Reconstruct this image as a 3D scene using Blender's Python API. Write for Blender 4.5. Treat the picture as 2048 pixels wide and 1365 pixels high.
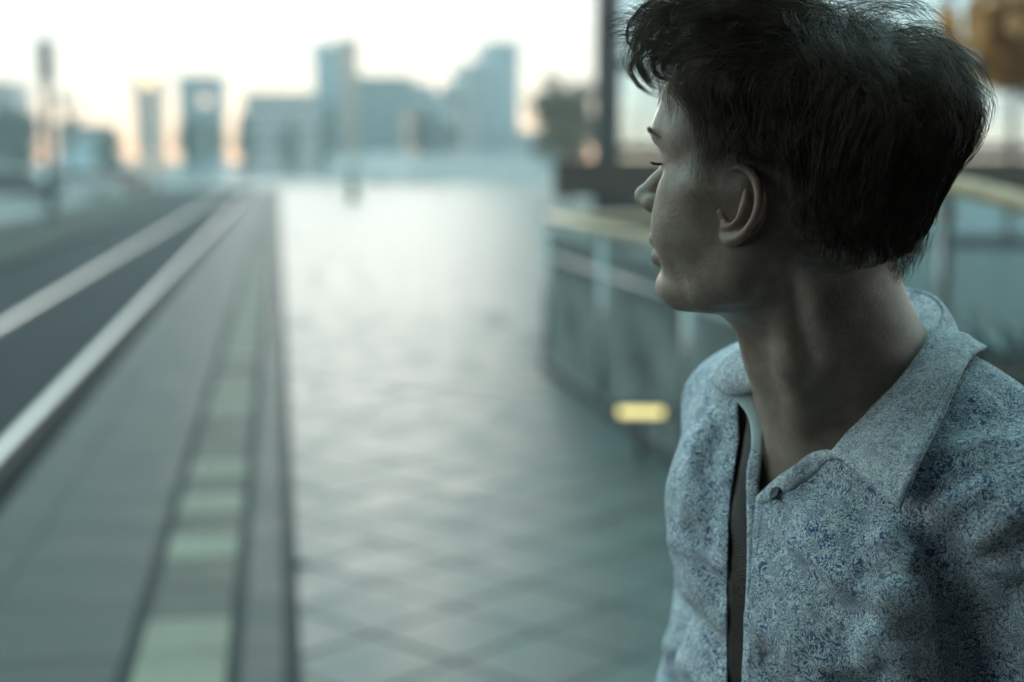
import bpy, bmesh, math, random
import numpy as np
from mathutils import Vector, Matrix, noise as mnoise

random.seed(7)
rng = np.random.default_rng(7)
for o in list(bpy.data.objects):
    bpy.data.objects.remove(o)
scene = bpy.context.scene
COL = scene.collection

# ------------------------------------------------------------------ camera
FPX = 2048 * 50.0 / 36.0
CX, CY = 1024.0, 682.5
PITCH = math.atan((682.5 - 323.0) / FPX)
YAW = math.atan(469.0 / FPX * math.cos(PITCH))
CAM_Z = 1.67
cam_data = bpy.data.cameras.new('camera')
cam = bpy.data.objects.new('camera', cam_data)
COL.objects.link(cam)
cam.location = (0, 0, CAM_Z)
cam.rotation_euler = (math.pi / 2 - PITCH, 0, -YAW)
cam_data.lens = 50.0
cam_data.sensor_width = 36.0
cam_data.clip_start = 0.05
cam_data.clip_end = 6000.0
cam_data.dof.use_dof = True
cam_data.dof.focus_distance = 1.035
cam_data.dof.aperture_fstop = 2.9
cam_data.dof.aperture_blades = 0
scene.camera = cam

# ------------------------------------------------------------------ sky and sun
SUN_EL = math.radians(7.0)
SUN_AZ = math.radians(3.5)          # from +Y towards +X (negative: to the left)
world = bpy.data.worlds.new('World')
scene.world = world
world.use_nodes = True
wn, wl = world.node_tree.nodes, world.node_tree.links
wn.clear()
w_out = wn.new('ShaderNodeOutputWorld')
w_bg = wn.new('ShaderNodeBackground')
w_sky = wn.new('ShaderNodeTexSky')
w_sky.sky_type = 'NISHITA'
w_sky.sun_disc = False
w_sky.sun_elevation = SUN_EL
w_sky.sun_rotation = SUN_AZ
w_sky.air_density = 1.0
w_sky.dust_density = 1.2
w_sky.ozone_density = 2.0
# a thin, even veil of high cloud that whitens the whole sky, more so low down
w_geo = wn.new('ShaderNodeTexCoord')
w_sep = wn.new('ShaderNodeSeparateXYZ')
wl.new(w_geo.outputs['Generated'], w_sep.inputs[0])
w_ramp = wn.new('ShaderNodeValToRGB')
w_ramp.color_ramp.elements[0].position = 0.0
w_ramp.color_ramp.elements[0].color = (18.5, 10.2, 6.2, 1)
w_ramp.color_ramp.elements[1].position = 1.0
w_ramp.color_ramp.elements[1].color = (6.4, 11.4, 11.8, 1)
e = w_ramp.color_ramp.elements.new(0.022); e.color = (16.0, 11.7, 8.6, 1)
e = w_ramp.color_ramp.elements.new(0.055); e.color = (12.2, 11.4, 10.4, 1)
e = w_ramp.color_ramp.elements.new(0.13); e.color = (10.4, 11.4, 11.5, 1)
e = w_ramp.color_ramp.elements.new(0.45); e.color = (6.6, 10.9, 11.0, 1)
wl.new(w_sep.outputs['Z'], w_ramp.inputs[0])
w_mix = wn.new('ShaderNodeMix')
w_mix.data_type = 'RGBA'
w_mix.inputs['Factor'].default_value = 0.9
wl.new(w_sky.outputs['Color'], w_mix.inputs['A'])
wl.new(w_ramp.outputs['Color'], w_mix.inputs['B'])
wl.new(w_mix.outputs['Result'], w_bg.inputs['Color'])
w_bg.inputs['Strength'].default_value = 0.1
wl.new(w_bg.outputs[0], w_out.inputs[0])

sun_data = bpy.data.lights.new('sun', 'SUN')
sun_data.energy = 0.58
sun_data.angle = math.radians(12)
sun_data.color = (1.0, 0.92, 0.82)
sun = bpy.data.objects.new('sun', sun_data)
COL.objects.link(sun)
sdir = Vector((math.sin(SUN_AZ) * math.cos(SUN_EL), math.cos(SUN_AZ) * math.cos(SUN_EL), math.sin(SUN_EL)))
sun.rotation_euler = sdir.to_track_quat('Z', 'Y').to_euler()

scene.view_settings.view_transform = 'Standard'
scene.view_settings.look = 'None'
scene.view_settings.exposure = 0.5
scene.view_settings.gamma = 1.0
scene.view_settings.use_curve_mapping = False
scene.render.engine = 'CYCLES'
scene.cycles.use_denoising = True
scene.cycles.max_bounces = 6
scene.cycles.diffuse_bounces = 3
scene.cycles.glossy_bounces = 3
scene.cycles.adaptive_threshold = 0.03
scene.cycles.transparent_max_bounces = 16

# ------------------------------------------------------------------ helpers
def cam_ray(x, y):
    """World direction of unit camera depth through photograph pixel (x, y)."""
    dx, dy = (x - CX) / FPX, (CY - y) / FPX
    sp, cp, sy, cy = math.sin(PITCH), math.cos(PITCH), math.sin(YAW), math.cos(YAW)
    right = Vector((cy, -sy, 0)); fwd = Vector((sy * cp, cy * cp, -sp)); up = Vector((sy * sp, cy * sp, cp))
    return fwd + right * dx + up * dy

def at_depth(x, y, d):
    return Vector((0, 0, CAM_Z)) + cam_ray(x, y) * d

def on_plane(x, y, z=0.0):
    r = cam_ray(x, y)
    return Vector((0, 0, CAM_Z)) + r * ((z - CAM_Z) / r.z)

def at_y(x, y, Y):
    """Point on pixel (x, y) in the vertical plane world-Y = Y."""
    r = cam_ray(x, y)
    return Vector((0, 0, CAM_Z)) + r * (Y / r.y)

def project(P):
    """(N,3) world -> pixel (N,2)."""
    sp, cp, sy, cy = math.sin(PITCH), math.cos(PITCH), math.sin(YAW), math.cos(YAW)
    Q = P - np.array([0, 0, CAM_Z])
    r = Q @ np.array([cy, -sy, 0]); f = Q @ np.array([sy * cp, cy * cp, -sp]); u = Q @ np.array([sy * sp, cy * sp, cp])
    return np.stack([CX + FPX * r / f, CY - FPX * u / f], -1)

def tag(o, label=None, cat=None, group=None, kind=None):
    if label: o['label'] = label
    if cat: o['category'] = cat
    if group: o['group'] = group
    if kind: o['kind'] = kind
    return o

def empty(name, loc=(0, 0, 0), rz=0.0):
    o = bpy.data.objects.new(name, None)
    o.empty_display_size = 0.1
    o.location = loc
    o.rotation_euler = (0, 0, rz)
    COL.objects.link(o)
    return o

def obj(name, me, mat=None, parent=None, loc=None, rot=None):
    o = bpy.data.objects.new(name, me)
    if mat is not None and len(me.materials) == 0:
        me.materials.append(mat)
    COL.objects.link(o)
    if parent is not None: o.parent = parent
    if loc is not None: o.location = loc
    if rot is not None: o.rotation_euler = rot
    return o

def mesh_np(name, V, F, smooth=True):
    """Mesh from (N,3) verts and (M,k) faces, k = 3 or 4."""
    V = np.asarray(V, np.float32); F = np.asarray(F, np.int32)
    me = bpy.data.meshes.new(name)
    k = F.shape[1]
    me.vertices.add(len(V)); me.vertices.foreach_set('co', V.ravel())
    me.loops.add(F.size); me.loops.foreach_set('vertex_index', F.ravel())
    me.polygons.add(len(F)); me.polygons.foreach_set('loop_start', np.arange(0, F.size, k, dtype=np.int32))
    me.update(calc_edges=True)
    if smooth:
        me.polygons.foreach_set('use_smooth', np.ones(len(F), bool))
    me.validate()
    return me

class MB:
    """Collects boxes, tubes and lathes into one mesh."""
    def __init__(self): self.v = []; self.f = []
    def box(self, x0, x1, y0, y1, z0, z1):
        b = len(self.v)
        self.v += [(x, y, z) for z in (z0, z1) for y in (y0, y1) for x in (x0, x1)]
        self.f += [[b + i for i in q] for q in ((0, 2, 3, 1), (4, 5, 7, 6), (0, 1, 5, 4), (2, 6, 7, 3), (0, 4, 6, 2), (1, 3, 7, 5))]
        return self
    def tube(self, pts, r, n=10, cap=True):
        pts = [Vector(p) for p in pts]
        rs = r if isinstance(r, (list, tuple)) else [r] * len(pts)
        b = len(self.v)
        ref = None
        for i, p in enumerate(pts):
            t = (pts[min(i + 1, len(pts) - 1)] - pts[max(i - 1, 0)]).normalized()
            if ref is None:
                ref = t.cross(Vector((0, 0, 1)))
                if ref.length < 1e-3: ref = t.cross(Vector((1, 0, 0)))
            ref = (ref - t * ref.dot(t)).normalized()
            s = t.cross(ref)
            for k in range(n):
                a = 2 * math.pi * k / n
                self.v.append(tuple(p + (ref * math.cos(a) + s * math.sin(a)) * rs[i]))
        for i in range(len(pts) - 1):
            for k in range(n):
                k2 = (k + 1) % n
                self.f.append([b + i * n + k, b + i * n + k2, b + (i + 1) * n + k2, b + (i + 1) * n + k])
        if cap:
            self.f.append([b + k for k in range(n)][::-1])
            self.f.append([b + (len(pts) - 1) * n + k for k in range(n)])
        return self
    def prism(self, poly, y0, y1):
        """Polygon in (x, z) extruded along y."""
        b = len(self.v); n = len(poly)
        self.v += [(p[0], y0, p[1]) for p in poly] + [(p[0], y1, p[1]) for p in poly]
        self.f.append([b + i for i in range(n)]); self.f.append([b + n + i for i in range(n)][::-1])
        for i in range(n):
            j = (i + 1) % n
            self.f.append([b + j, b + i, b + n + i, b + n + j])
        return self
    def sphere(self, c, r, n=12, m=8, sz=1.0):
        b = len(self.v)
        for i in range(m + 1):
            th = math.pi * i / m
            for k in range(n):
                a = 2 * math.pi * k / n
                self.v.append((c[0] + r * math.sin(th) * math.cos(a), c[1] + r * math.sin(th) * math.sin(a), c[2] + r * sz * math.cos(th)))
        for i in range(m):
            for k in range(n):
                k2 = (k + 1) % n
                self.f.append([b + i * n + k, b + (i + 1) * n + k, b + (i + 1) * n + k2, b + i * n + k2])
        return self
    def mesh(self, name, smooth=False, bevel=0.0):
        me = bpy.data.meshes.new(name)
        me.from_pydata(self.v, [], self.f)
        if bevel > 0:
            bm = bmesh.new(); bm.from_mesh(me)
            bmesh.ops.bevel(bm, geom=list(bm.edges), offset=bevel, segments=2, affect='EDGES', profile=0.5)
            bm.to_mesh(me); bm.free()
        me.validate(); me.update()
        if smooth:
            me.polygons.foreach_set('use_smooth', [True] * len(me.polygons))
        return me
    def build(self, name, mat, parent=None, smooth=False, bevel=0.0, loc=None, rot=None):
        return obj(name, self.mesh(name, smooth, bevel), mat, parent, loc, rot)

# ------------------------------------------------------------------ materials
def new_mat(name):
    m = bpy.data.materials.new(name); m.use_nodes = True
    nt = m.node_tree
    return m, nt, nt.nodes['Principled BSDF']

def pbr(name, col, rough=0.6, metal=0.0, spec=0.5, var=0.12, scale=6.0, bump=0.0, bscale=60.0, rvar=0.0, coord='Object', emit=None, estr=0.0):
    """Principled material with two octaves of colour wear, optional bump and roughness variation."""
    m, nt, b = new_mat(name)
    N, L = nt.nodes, nt.links
    tc = N.new('ShaderNodeTexCoord')
    if coord == 'World':
        g = N.new('ShaderNodeNewGeometry'); src = g.outputs['Position']
    else:
        src = tc.outputs[coord]
    nz = N.new('ShaderNodeTexNoise'); nz.inputs['Scale'].default_value = scale; nz.inputs['Detail'].default_value = 6
    L.new(src, nz.inputs['Vector'])
    mr = N.new('ShaderNodeMapRange')
    mr.inputs['From Min'].default_value = 0.3; mr.inputs['From Max'].default_value = 0.7
    mr.inputs['To Min'].default_value = 1 - var; mr.inputs['To Max'].default_value = 1 + var
    L.new(nz.outputs['Fac'], mr.inputs['Value'])
    mx = N.new('ShaderNodeVectorMath'); mx.operation = 'SCALE'
    mx.inputs[0].default_value = col
    L.new(mr.outputs[0], mx.inputs['Scale'])
    L.new(mx.outputs[0], b.inputs['Base Color'])
    b.inputs['Roughness'].default_value = rough
    b.inputs['Metallic'].default_value = metal
    b.inputs['Specular IOR Level'].default_value = spec
    if rvar > 0:
        mr2 = N.new('ShaderNodeMapRange')
        mr2.inputs['From Min'].default_value = 0.3; mr2.inputs['From Max'].default_value = 0.7
        mr2.inputs['To Min'].default_value = rough - rvar; mr2.inputs['To Max'].default_value = rough + rvar
        L.new(nz.outputs['Fac'], mr2.inputs['Value']); L.new(mr2.outputs[0], b.inputs['Roughness'])
    if bump > 0:
        n2 = N.new('ShaderNodeTexNoise'); n2.inputs['Scale'].default_value = bscale; n2.inputs['Detail'].default_value = 5
        L.new(src, n2.inputs['Vector'])
        bp = N.new('ShaderNodeBump'); bp.inputs['Strength'].default_value = bump; bp.inputs['Distance'].default_value = 0.01
        L.new(n2.outputs['Fac'], bp.inputs['Height']); L.new(bp.outputs[0], b.inputs['Normal'])
    if emit is not None:
        b.inputs['Emission Color'].default_value = (*emit, 1); b.inputs['Emission Strength'].default_value = estr
    return m
# ================================================================== the setting
def stone_mat(name, col, rough, spec, var=0.18, scale=3.0, bump=0.25):
    return pbr(name, col, rough, spec=spec, var=var, scale=scale, bump=bump, bscale=90.0, rvar=0.06, coord='World')
M_PLAZA = stone_mat('plaza_stone', (0.050, 0.078, 0.075), 0.47, 0.36, bump=0.03, var=0.30)
M_JOINT = stone_mat('joint_sand', (0.035, 0.045, 0.046), 0.8, 0.3)
M_PAVE = stone_mat('platform_slab', (0.040, 0.050, 0.048), 0.60, 0.32)
M_DARKLINE = stone_mat('slate_strip', (0.026, 0.031, 0.033), 0.75, 0.15)
M_TACTILE = stone_mat('tactile_concrete', (0.23, 0.215, 0.17), 0.7, 0.25, bump=0.1)
M_TACTPLAIN = stone_mat('tactile_plain', (0.070, 0.071, 0.060), 0.65, 0.28)
M_BALLAST = stone_mat('trackbed', (0.024, 0.027, 0.033), 0.85, 0.15, var=0.35, scale=20, bump=0.8)
M_RAIL = pbr('rail_steel', (0.90, 0.89, 0.86), 0.36, metal=1.0, var=0.1, scale=8, rvar=0.05)
M_RAILSIDE = pbr('rail_rust', (0.10, 0.07, 0.055), 0.75, var=0.3, scale=30)
M_STREET = stone_mat('street_asphalt', (0.11, 0.125, 0.125), 0.5, 0.5, var=0.25, scale=0.4)
M_CONC = stone_mat('pale_concrete', (0.48, 0.50, 0.49), 0.7, 0.3)
M_GRASS = stone_mat('dull_grass', (0.036, 0.042, 0.034), 0.9, 0.2, var=0.4, scale=2)

def struct(o): o['kind'] = 'structure'; return o
def slab(name, x0, x1, y0, y1, z, mat, th=0.02):
    return struct(MB().box(x0, x1, y0, y1, z - th, z).build(name, mat))

# ground: one sheet to the horizon, 40 cm under the platform
g_ = MB(); g_.v = [(-3000, -200, -0.46), (3000, -200, -0.46), (3000, 5000, -0.46), (-3000, 5000, -0.46)]; g_.f = [[0, 1, 2, 3]]
struct(g_.build('ground', M_STREET))
# trackbed and the raised street beyond
slab('trackbed', -8.0, -1.35, -12, 92, -0.40, M_BALLAST, 0.03)
M_GAPSHADE = stone_mat('platform_gap_shade', (0.010, 0.009, 0.011), 0.9, 0.1)
slab('gap_shade_strip', -1.80, -1.352, -12, 92, -0.393, M_GAPSHADE, 0.006)  # near-black strip: shade of the gap beside the platform, painted as colour
slab('street', -60, 60, 92.5, 330, -0.02, M_STREET, 0.4)
slab('far_pavement', -42, -8.0, -12, 92, -0.12, M_STREET, 0.3)
slab('grass_verge', -9.6, -5.2, -12, 90, -0.30, M_GRASS, 0.08)

# platform body
pf = struct(MB().box(-1.35, 0.04, -12, 92, -0.44, -0.030).build('platform', M_JOINT))
MB().box(-1.35, -1.10, -12, 92, -0.0295, 0.0).build('coping', M_PAVE, pf)
pl = struct(MB().box(0.041, 26, -12, 92, -0.44, -0.022).build('plaza', M_JOINT))

# slabs of the platform walk: near ones one by one, the rest as one sheet beyond
me_slab = MB().box(-0.296, 0.246, -0.296, 0.296, -0.028, 0.0).mesh('slab', bevel=0.004)
me_slab.materials.append(M_PAVE)
Y_SPLIT = 17.0
y = 1.5
while y < Y_SPLIT:
    o = obj('slab', me_slab, None, pf, loc=(-0.80, y, 0.0006 * random.uniform(-1, 1)))
    o.rotation_euler = (random.uniform(-1, 1) * 0.0015, random.uniform(-1, 1) * 0.0015, 0)
    y += 0.6
MB().box(-1.098, -0.552, Y_SPLIT - 0.29, 92, -0.028, -0.001).build('far_slab', M_PAVE, pf)
MB().box(-0.550, -0.505, -12, 92, -0.028, -0.0008).build('dark_strip', M_DARKLINE, pf)
MB().box(-0.198, -0.155, -12, 92, -0.028, -0.0008).build('dark_strip', M_DARKLINE, pf)
MB().box(-0.010, 0.040, -12, 92, -0.028, -0.0012).build('dark_strip', M_DARKLINE, pf)
me_sl2 = MB().box(-0.070, 0.070, -0.296, 0.296, -0.028, 0.0).mesh('border_slab', bevel=0.003)
me_sl2.materials.append(M_PAVE)
y = 1.5
while y < Y_SPLIT:
    obj('border_slab', me_sl2, None, pf, loc=(-0.083, y, 0.0)); y += 0.6
MB().box(-0.153, -0.012, Y_SPLIT - 0.29, 92, -0.028, -0.001).build('far_border', M_PAVE, pf)

# tactile strip: ribbed pale tiles between plain ones
rib = MB().box(-0.150, 0.150, -0.195, 0.195, -0.028, 0.0)
for k in range(5):
    x = -0.115 + k * 0.0575
    rib.prism([(x - 0.016, 0.0), (x + 0.016, 0.0), (x + 0.010, 0.006), (x - 0.010, 0.006)], -0.18, 0.18)
me_rib = rib.mesh('ribbed_tile'); me_rib.materials.append(M_TACTILE)
me_pln = MB().box(-0.150, 0.150, -0.195, 0.195, -0.028, 0.0).mesh('plain_tile', bevel=0.003); me_pln.materials.append(M_TACTPLAIN)
y, k = 1.4, 0
ribbed = [4.6, 5.0, 6.2, 7.0, 7.8, 9.8, 10.6]
while y < 26:
    is_r = any(abs(y - r_) < 0.2 for r_ in ribbed) or (y > 12 and k % 2 == 0)
    obj('ribbed_tile' if is_r else 'plain_tile', me_rib if is_r else me_pln, None, pf, loc=(-0.352, y, 0.0)); y += 0.4; k += 1
MB().box(-0.502, -0.202, 25.9, 92, -0.028, -0.001).build('far_tactile', M_TACTPLAIN, pf)

# plaza tiles laid at an angle: near ones one by one
TS = 0.42; ta = math.radians(38)
me_tile = MB().box(-TS / 2 + 0.006, TS / 2 - 0.006, -TS / 2 + 0.006, TS / 2 - 0.006, -0.02, 0.0).mesh('paving_tile', bevel=0.004)
me_tile.materials.append(M_PLAZA)
ca, sa = math.cos(ta), math.sin(ta)
n_t = 0
cells = []
for i in range(-60, 60):
    for j in range(-60, 60):
        x, y = 1.1 + (i * ca - j * sa) * TS, 9.0 + (i * sa + j * ca) * TS
        if -0.16 < x < 2.3 and 3.2 < y < 16.0: cells.append((y, x))
cells.sort()
XC = 0.046
def cut_tile(x):
    bm = bmesh.new(); bm.from_mesh(me_tile)
    n = Vector((ca, -sa, 0)); co = n * (XC - x)       # world x = XC in the tile's own turned frame
    bmesh.ops.bisect_plane(bm, geom=bm.verts[:] + bm.edges[:] + bm.faces[:], plane_co=co, plane_no=n, clear_inner=True)
    bmesh.ops.holes_fill(bm, edges=[e for e in bm.edges if e.is_boundary])
    me = bpy.data.meshes.new('paving_tile'); bm.to_mesh(me); bm.free(); me.materials.append(M_PLAZA)
    return me
for y, x in cells[:300]:
    me = me_tile if x > XC + TS * 0.72 else cut_tile(x)
    if len(me.polygons) == 0: continue
    o = obj('paving_tile', me, None, pl, loc=(x, y, random.uniform(-0.0012, 0.0012)))
    o.rotation_euler = (random.gauss(0, 0.0006), random.gauss(0, 0.0006), ta)
y_last = cells[min(299, len(cells) - 1)][0] - 1.0
MB().box(0.046, 26, y_last + 0.15, 91.9, -0.021, -0.0125).build('far_paving', M_PLAZA, pl)
MB().box(1.95, 26, -12, y_last + 0.149, -0.021, -0.0125).build('side_paving', M_PLAZA, pl)

# rails
def rail(name, x0, x1, y0, y1, label, group='steel tram rails left of the platform', zb=-0.395):
    r_ = empty(name, (x0, y0, zb))
    L = math.hypot(x1 - x0, y1 - y0); r_.rotation_euler = (0, 0, -math.atan2(x1 - x0, y1 - y0))
    MB().prism([(-0.065, 0.0), (0.065, 0.0), (0.012, 0.035), (0.010, 0.060), (-0.010, 0.060), (-0.012, 0.035)], 0, L).build('web', M_RAILSIDE, r_)
    MB().prism([(-0.038, 0.0602), (0.038, 0.0602), (0.038, 0.087), (0.031, 0.095), (-0.031, 0.095), (-0.038, 0.087)], 0, L).build('head', M_RAIL, r_)
    tag(r_, label, 'rail', group)
rail('tram_rail', -1.93, -1.93, -10, 91, 'bright steel tram rail nearest the platform edge')
rail('tram_rail', -3.37, -3.37, -10, 91, 'second bright steel rail, beyond the dark trackbed')
rail('tram_rail', -10.7, -14.2, 30, 150, 'nearer rail of the far second track at left', 'rails of the far second track', -0.12)
rail('tram_rail', -12.15, -15.7, 30, 150, 'farther rail of the far second track at left', 'rails of the far second track', -0.12)

# ------------------------------------------------------------------ skyline
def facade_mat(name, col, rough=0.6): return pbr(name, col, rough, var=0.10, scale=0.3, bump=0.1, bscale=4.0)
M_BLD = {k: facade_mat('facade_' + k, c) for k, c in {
    'blue': (0.38, 0.54, 0.63), 'pale': (0.42, 0.46, 0.48), 'peach': (1.0, 0.50, 0.30), 'teal': (0.10, 0.19, 0.21), 'pink': (0.55, 0.46, 0.46), 'slate': (0.26, 0.37, 0.43), 'white': (0.62, 0.64, 0.64)}.items()}  # peach: low warm sunlight put into the facade colour
M_WIN = pbr('far_window', (0.05, 0.07, 0.08), 0.15, var=0.2, scale=0.5)
M_ROOF = pbr('roof_felt', (0.09, 0.09, 0.09), 0.8)

def building(name, x0, x1, ytop, Y, depth, mat, label, cols=4, rows=6, ybase=330, steps=None, parapet=True):
    """Block whose front at world-Y covers photograph columns x0..x1 up to row ytop."""
    A, B = at_y(x0, ytop, Y), at_y(x1, ytop, Y)
    W = B.x - A.x; Ht = A.z + 0.02
    root = empty(name, ((A.x + B.x) / 2, Y, -0.02))
    MB().box(-W / 2, W / 2, 0, depth, 0, Ht - 0.5).build('wall', mat, root)
    if parapet:
        MB().box(-W / 2 - 0.25, W / 2 + 0.25, -0.25, depth + 0.25, Ht - 0.498, Ht).build('roof', M_ROOF if steps is None else mat, root)
    for (f0, f1, yt) in (steps or []):
        zt = at_y(x0, yt, Y).z
        MB().box(-W / 2 + W * f0, -W / 2 + W * f1, 0.5, depth - 0.5, Ht + 0.002, zt).build('roof_block', mat, root)
    cw, rh = W / cols, (Ht - 4) / rows
    me_w = MB().box(-cw * 0.34, cw * 0.34, -0.06, 0.12, -rh * 0.32, rh * 0.32).mesh('window'); me_w.materials.append(M_WIN)
    for r_ in range(rows):
        for c_ in range(cols):
            obj('window', me_w, None, root, loc=(-W / 2 + cw * (c_ + 0.5), 0, 3.4 + rh * (r_ + 0.5)))
    tag(root, label, 'building', 'skyline buildings behind the tram stop')
    return root
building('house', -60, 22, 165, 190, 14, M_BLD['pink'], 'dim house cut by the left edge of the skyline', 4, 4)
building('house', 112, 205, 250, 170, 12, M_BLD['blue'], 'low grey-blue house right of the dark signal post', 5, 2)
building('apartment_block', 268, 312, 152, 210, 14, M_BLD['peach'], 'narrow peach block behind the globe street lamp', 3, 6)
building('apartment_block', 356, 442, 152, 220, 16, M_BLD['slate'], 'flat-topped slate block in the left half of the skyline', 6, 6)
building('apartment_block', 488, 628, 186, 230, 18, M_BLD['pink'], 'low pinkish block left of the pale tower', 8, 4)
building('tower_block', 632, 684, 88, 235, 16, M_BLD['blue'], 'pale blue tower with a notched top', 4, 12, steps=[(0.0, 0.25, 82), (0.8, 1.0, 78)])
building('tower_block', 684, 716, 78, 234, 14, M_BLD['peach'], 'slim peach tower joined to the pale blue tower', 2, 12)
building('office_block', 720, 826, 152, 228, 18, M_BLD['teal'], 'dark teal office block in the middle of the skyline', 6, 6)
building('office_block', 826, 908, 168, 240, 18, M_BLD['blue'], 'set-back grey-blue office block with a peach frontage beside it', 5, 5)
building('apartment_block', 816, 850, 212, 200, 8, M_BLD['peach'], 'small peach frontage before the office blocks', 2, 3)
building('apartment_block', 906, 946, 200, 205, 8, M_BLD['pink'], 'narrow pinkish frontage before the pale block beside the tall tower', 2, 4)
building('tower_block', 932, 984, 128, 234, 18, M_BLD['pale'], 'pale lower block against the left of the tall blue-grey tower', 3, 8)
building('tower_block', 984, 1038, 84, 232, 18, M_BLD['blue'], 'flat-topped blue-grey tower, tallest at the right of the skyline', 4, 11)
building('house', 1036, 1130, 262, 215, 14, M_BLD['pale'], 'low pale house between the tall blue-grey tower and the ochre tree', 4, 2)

# low white wall and a parked white van before the skyline
A, B = at_y(655, 312, 150), at_y(1085, 312, 150)
wl_ = empty('street_wall', ((A.x + B.x) / 2, 150, -0.02))
n_p = 8; pw = (B.x - A.x) / n_p
me_p = MB().box(-pw / 2 + 0.03, pw / 2 - 0.03, 0, 0.3, 0, A.z).mesh('wall_panel', bevel=0.02); me_p.materials.append(M_BLD['white'])
for k in range(n_p): obj('wall_panel', me_p, None, wl_, loc=(-(B.x - A.x) / 2 + pw * (k + 0.5), 0, 0))
MB().box(-(B.x - A.x) / 2 - 0.1, (B.x - A.x) / 2 + 0.1, -0.06, 0.36, A.z + 0.002, A.z + 0.14).build('coping', M_CONC, wl_)
tag(wl_, 'long low white wall below the skyline', 'wall')

M_VAN = pbr('van_paint', (0.72, 0.74, 0.75), 0.3, var=0.04, scale=2)
M_TYRE = pbr('tyre', (0.03, 0.03, 0.03), 0.85)
M_GLASSDK = pbr('dark_glass', (0.03, 0.04, 0.045), 0.08, var=0.05)
def van(px, Y, label, rz=0.0, flip=1):
    p = at_y(px, 330, Y); r_ = empty('parked_van', (p.x, Y, -0.02), rz)
    MB().prism([(-2.6, 0.35), (2.6, 0.35), (2.6, 1.15), (1.95, 1.30), (1.35, 2.25), (-2.55, 2.35), (-2.65, 1.2)], -0.95, 0.95).build('body', M_VAN, r_, bevel=0.06)
    MB().prism([(1.45, 1.35), (1.88, 1.35), (1.36, 2.10), (1.22, 2.10)], -0.965, 0.965).build('window', M_GLASSDK, r_)
    for sx in (-1.65, 1.7):
        for sy in (-0.86, 0.86):
            t_ = MB().tube([(sx, sy - 0.11, 0.34), (sx, sy + 0.11, 0.34)], 0.34, 18).build('wheel', M_TYRE, r_)
            MB().tube([(sx, sy - 0.115, 0.34), (sx, sy + 0.115, 0.34)], 0.19, 14).build('rim', M_RAIL, t_)
    for sy in (-0.7, 0.7): MB().box(2.6, 2.63, sy - 0.14, sy + 0.14, 0.85, 1.05).build('headlight', M_WIN, r_)
    tag(r_, label, 'van'); return r_
van(797, 118, 'white van parked before the dark teal office block')

# signal post by the far track
M_POST = pbr('post_green', (0.035, 0.055, 0.05), 0.5, var=0.2, scale=4)
sp = on_plane(104, 440, -0.12)
top_z = at_depth(88, 96, (sp - Vector((0, 0, CAM_Z))).length).z
r_ = empty('signal_post', (sp.x, sp.y, -0.12))
Hh = top_z + 0.12
MB().tube([(0, 0, 0), (0, 0, 0.3)], [0.24, 0.2], 14).build('base', M_POST, r_)
MB().tube([(0, 0, 0.3), (0, 0, Hh - 0.1)], [0.15, 0.12], 12).build('pole', M_POST, r_, smooth=True)
MB().box(-0.20, 0.20, -0.14, 0.14, Hh - 1.25, Hh).build('signal_box', M_POST, r_, bevel=0.02)
for k in range(3):
    MB().tube([(0, -0.142, Hh - 0.25 - 0.36 * k), (0, -0.22, Hh - 0.25 - 0.36 * k)], 0.10, 14).build('lens_hood', M_POST, r_)
tag(r_, 'tall dark green signal post standing beyond the rails', 'signal post')

# street lamps, and a globe standing in for window glint
M_LAMPPOST = pbr('lamp_post_paint', (0.42, 0.47, 0.50), 0.5, var=0.1, scale=3)
def lamp(px, py, Y, col, estr, label, rad=0.5):
    p = at_y(px, py, Y)
    r_ = empty('street_lamp_or_glint', (p.x, Y, -0.02)); h_ = p.z + 0.02
    MB().tube([(0, 0, 0), (0, 0, 0.6), (0, 0, 0.65), (0, 0, h_ - rad)], [0.22, 0.2, 0.11, 0.08], 12).build('post', M_LAMPPOST, r_, smooth=True)
    MB().tube([(0, 0, h_ - rad - 0.05), (0, 0, h_ - rad + 0.1)], [0.1, 0.22], 12).build('collar', M_LAMPPOST, r_)
    m_ = pbr('lamp_or_glint_globe', col, 0.4, var=0.02, emit=col, estr=estr)
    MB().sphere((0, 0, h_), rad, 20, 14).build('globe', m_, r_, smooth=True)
    tag(r_, label, 'street lamp', 'globe street lamps and window-glint globe before the skyline')
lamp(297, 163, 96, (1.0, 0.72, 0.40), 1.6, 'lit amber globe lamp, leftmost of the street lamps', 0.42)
lamp(410, 203, 104, (1.0, 0.66, 0.50), 0.9, 'dim pink glowing globe in place of a sunlit window glint, before the slate block', 0.36)  # glowing globe on an added post, standing in for sunset glint on a window
lamp(876, 178, 110, (1.0, 0.72, 0.60), 0.9, 'pale globe lamp standing before the grey-blue office block', 0.34)

# short post in the plaza's far edge
pb = on_plane(706, 402, 0.0)
r_ = empty('bollard', (pb.x, pb.y, -0.01))
MB().tube([(0, 0, 0), (0, 0, 0.06), (0, 0, 0.07), (0, 0, 1.25), (0, 0, 1.33), (0, 0, 1.36)], [0.3, 0.3, 0.2, 0.19, 0.15, 0.03], 16).build('shaft', M_POST, r_, smooth=True)
MB().tube([(0, 0, 1.0), (0, 0, 1.1)], 0.205, 16).build('band', M_RAIL, r_)
tag(r_, 'single dark bollard at the far end of the bright plaza', 'bollard')

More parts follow.
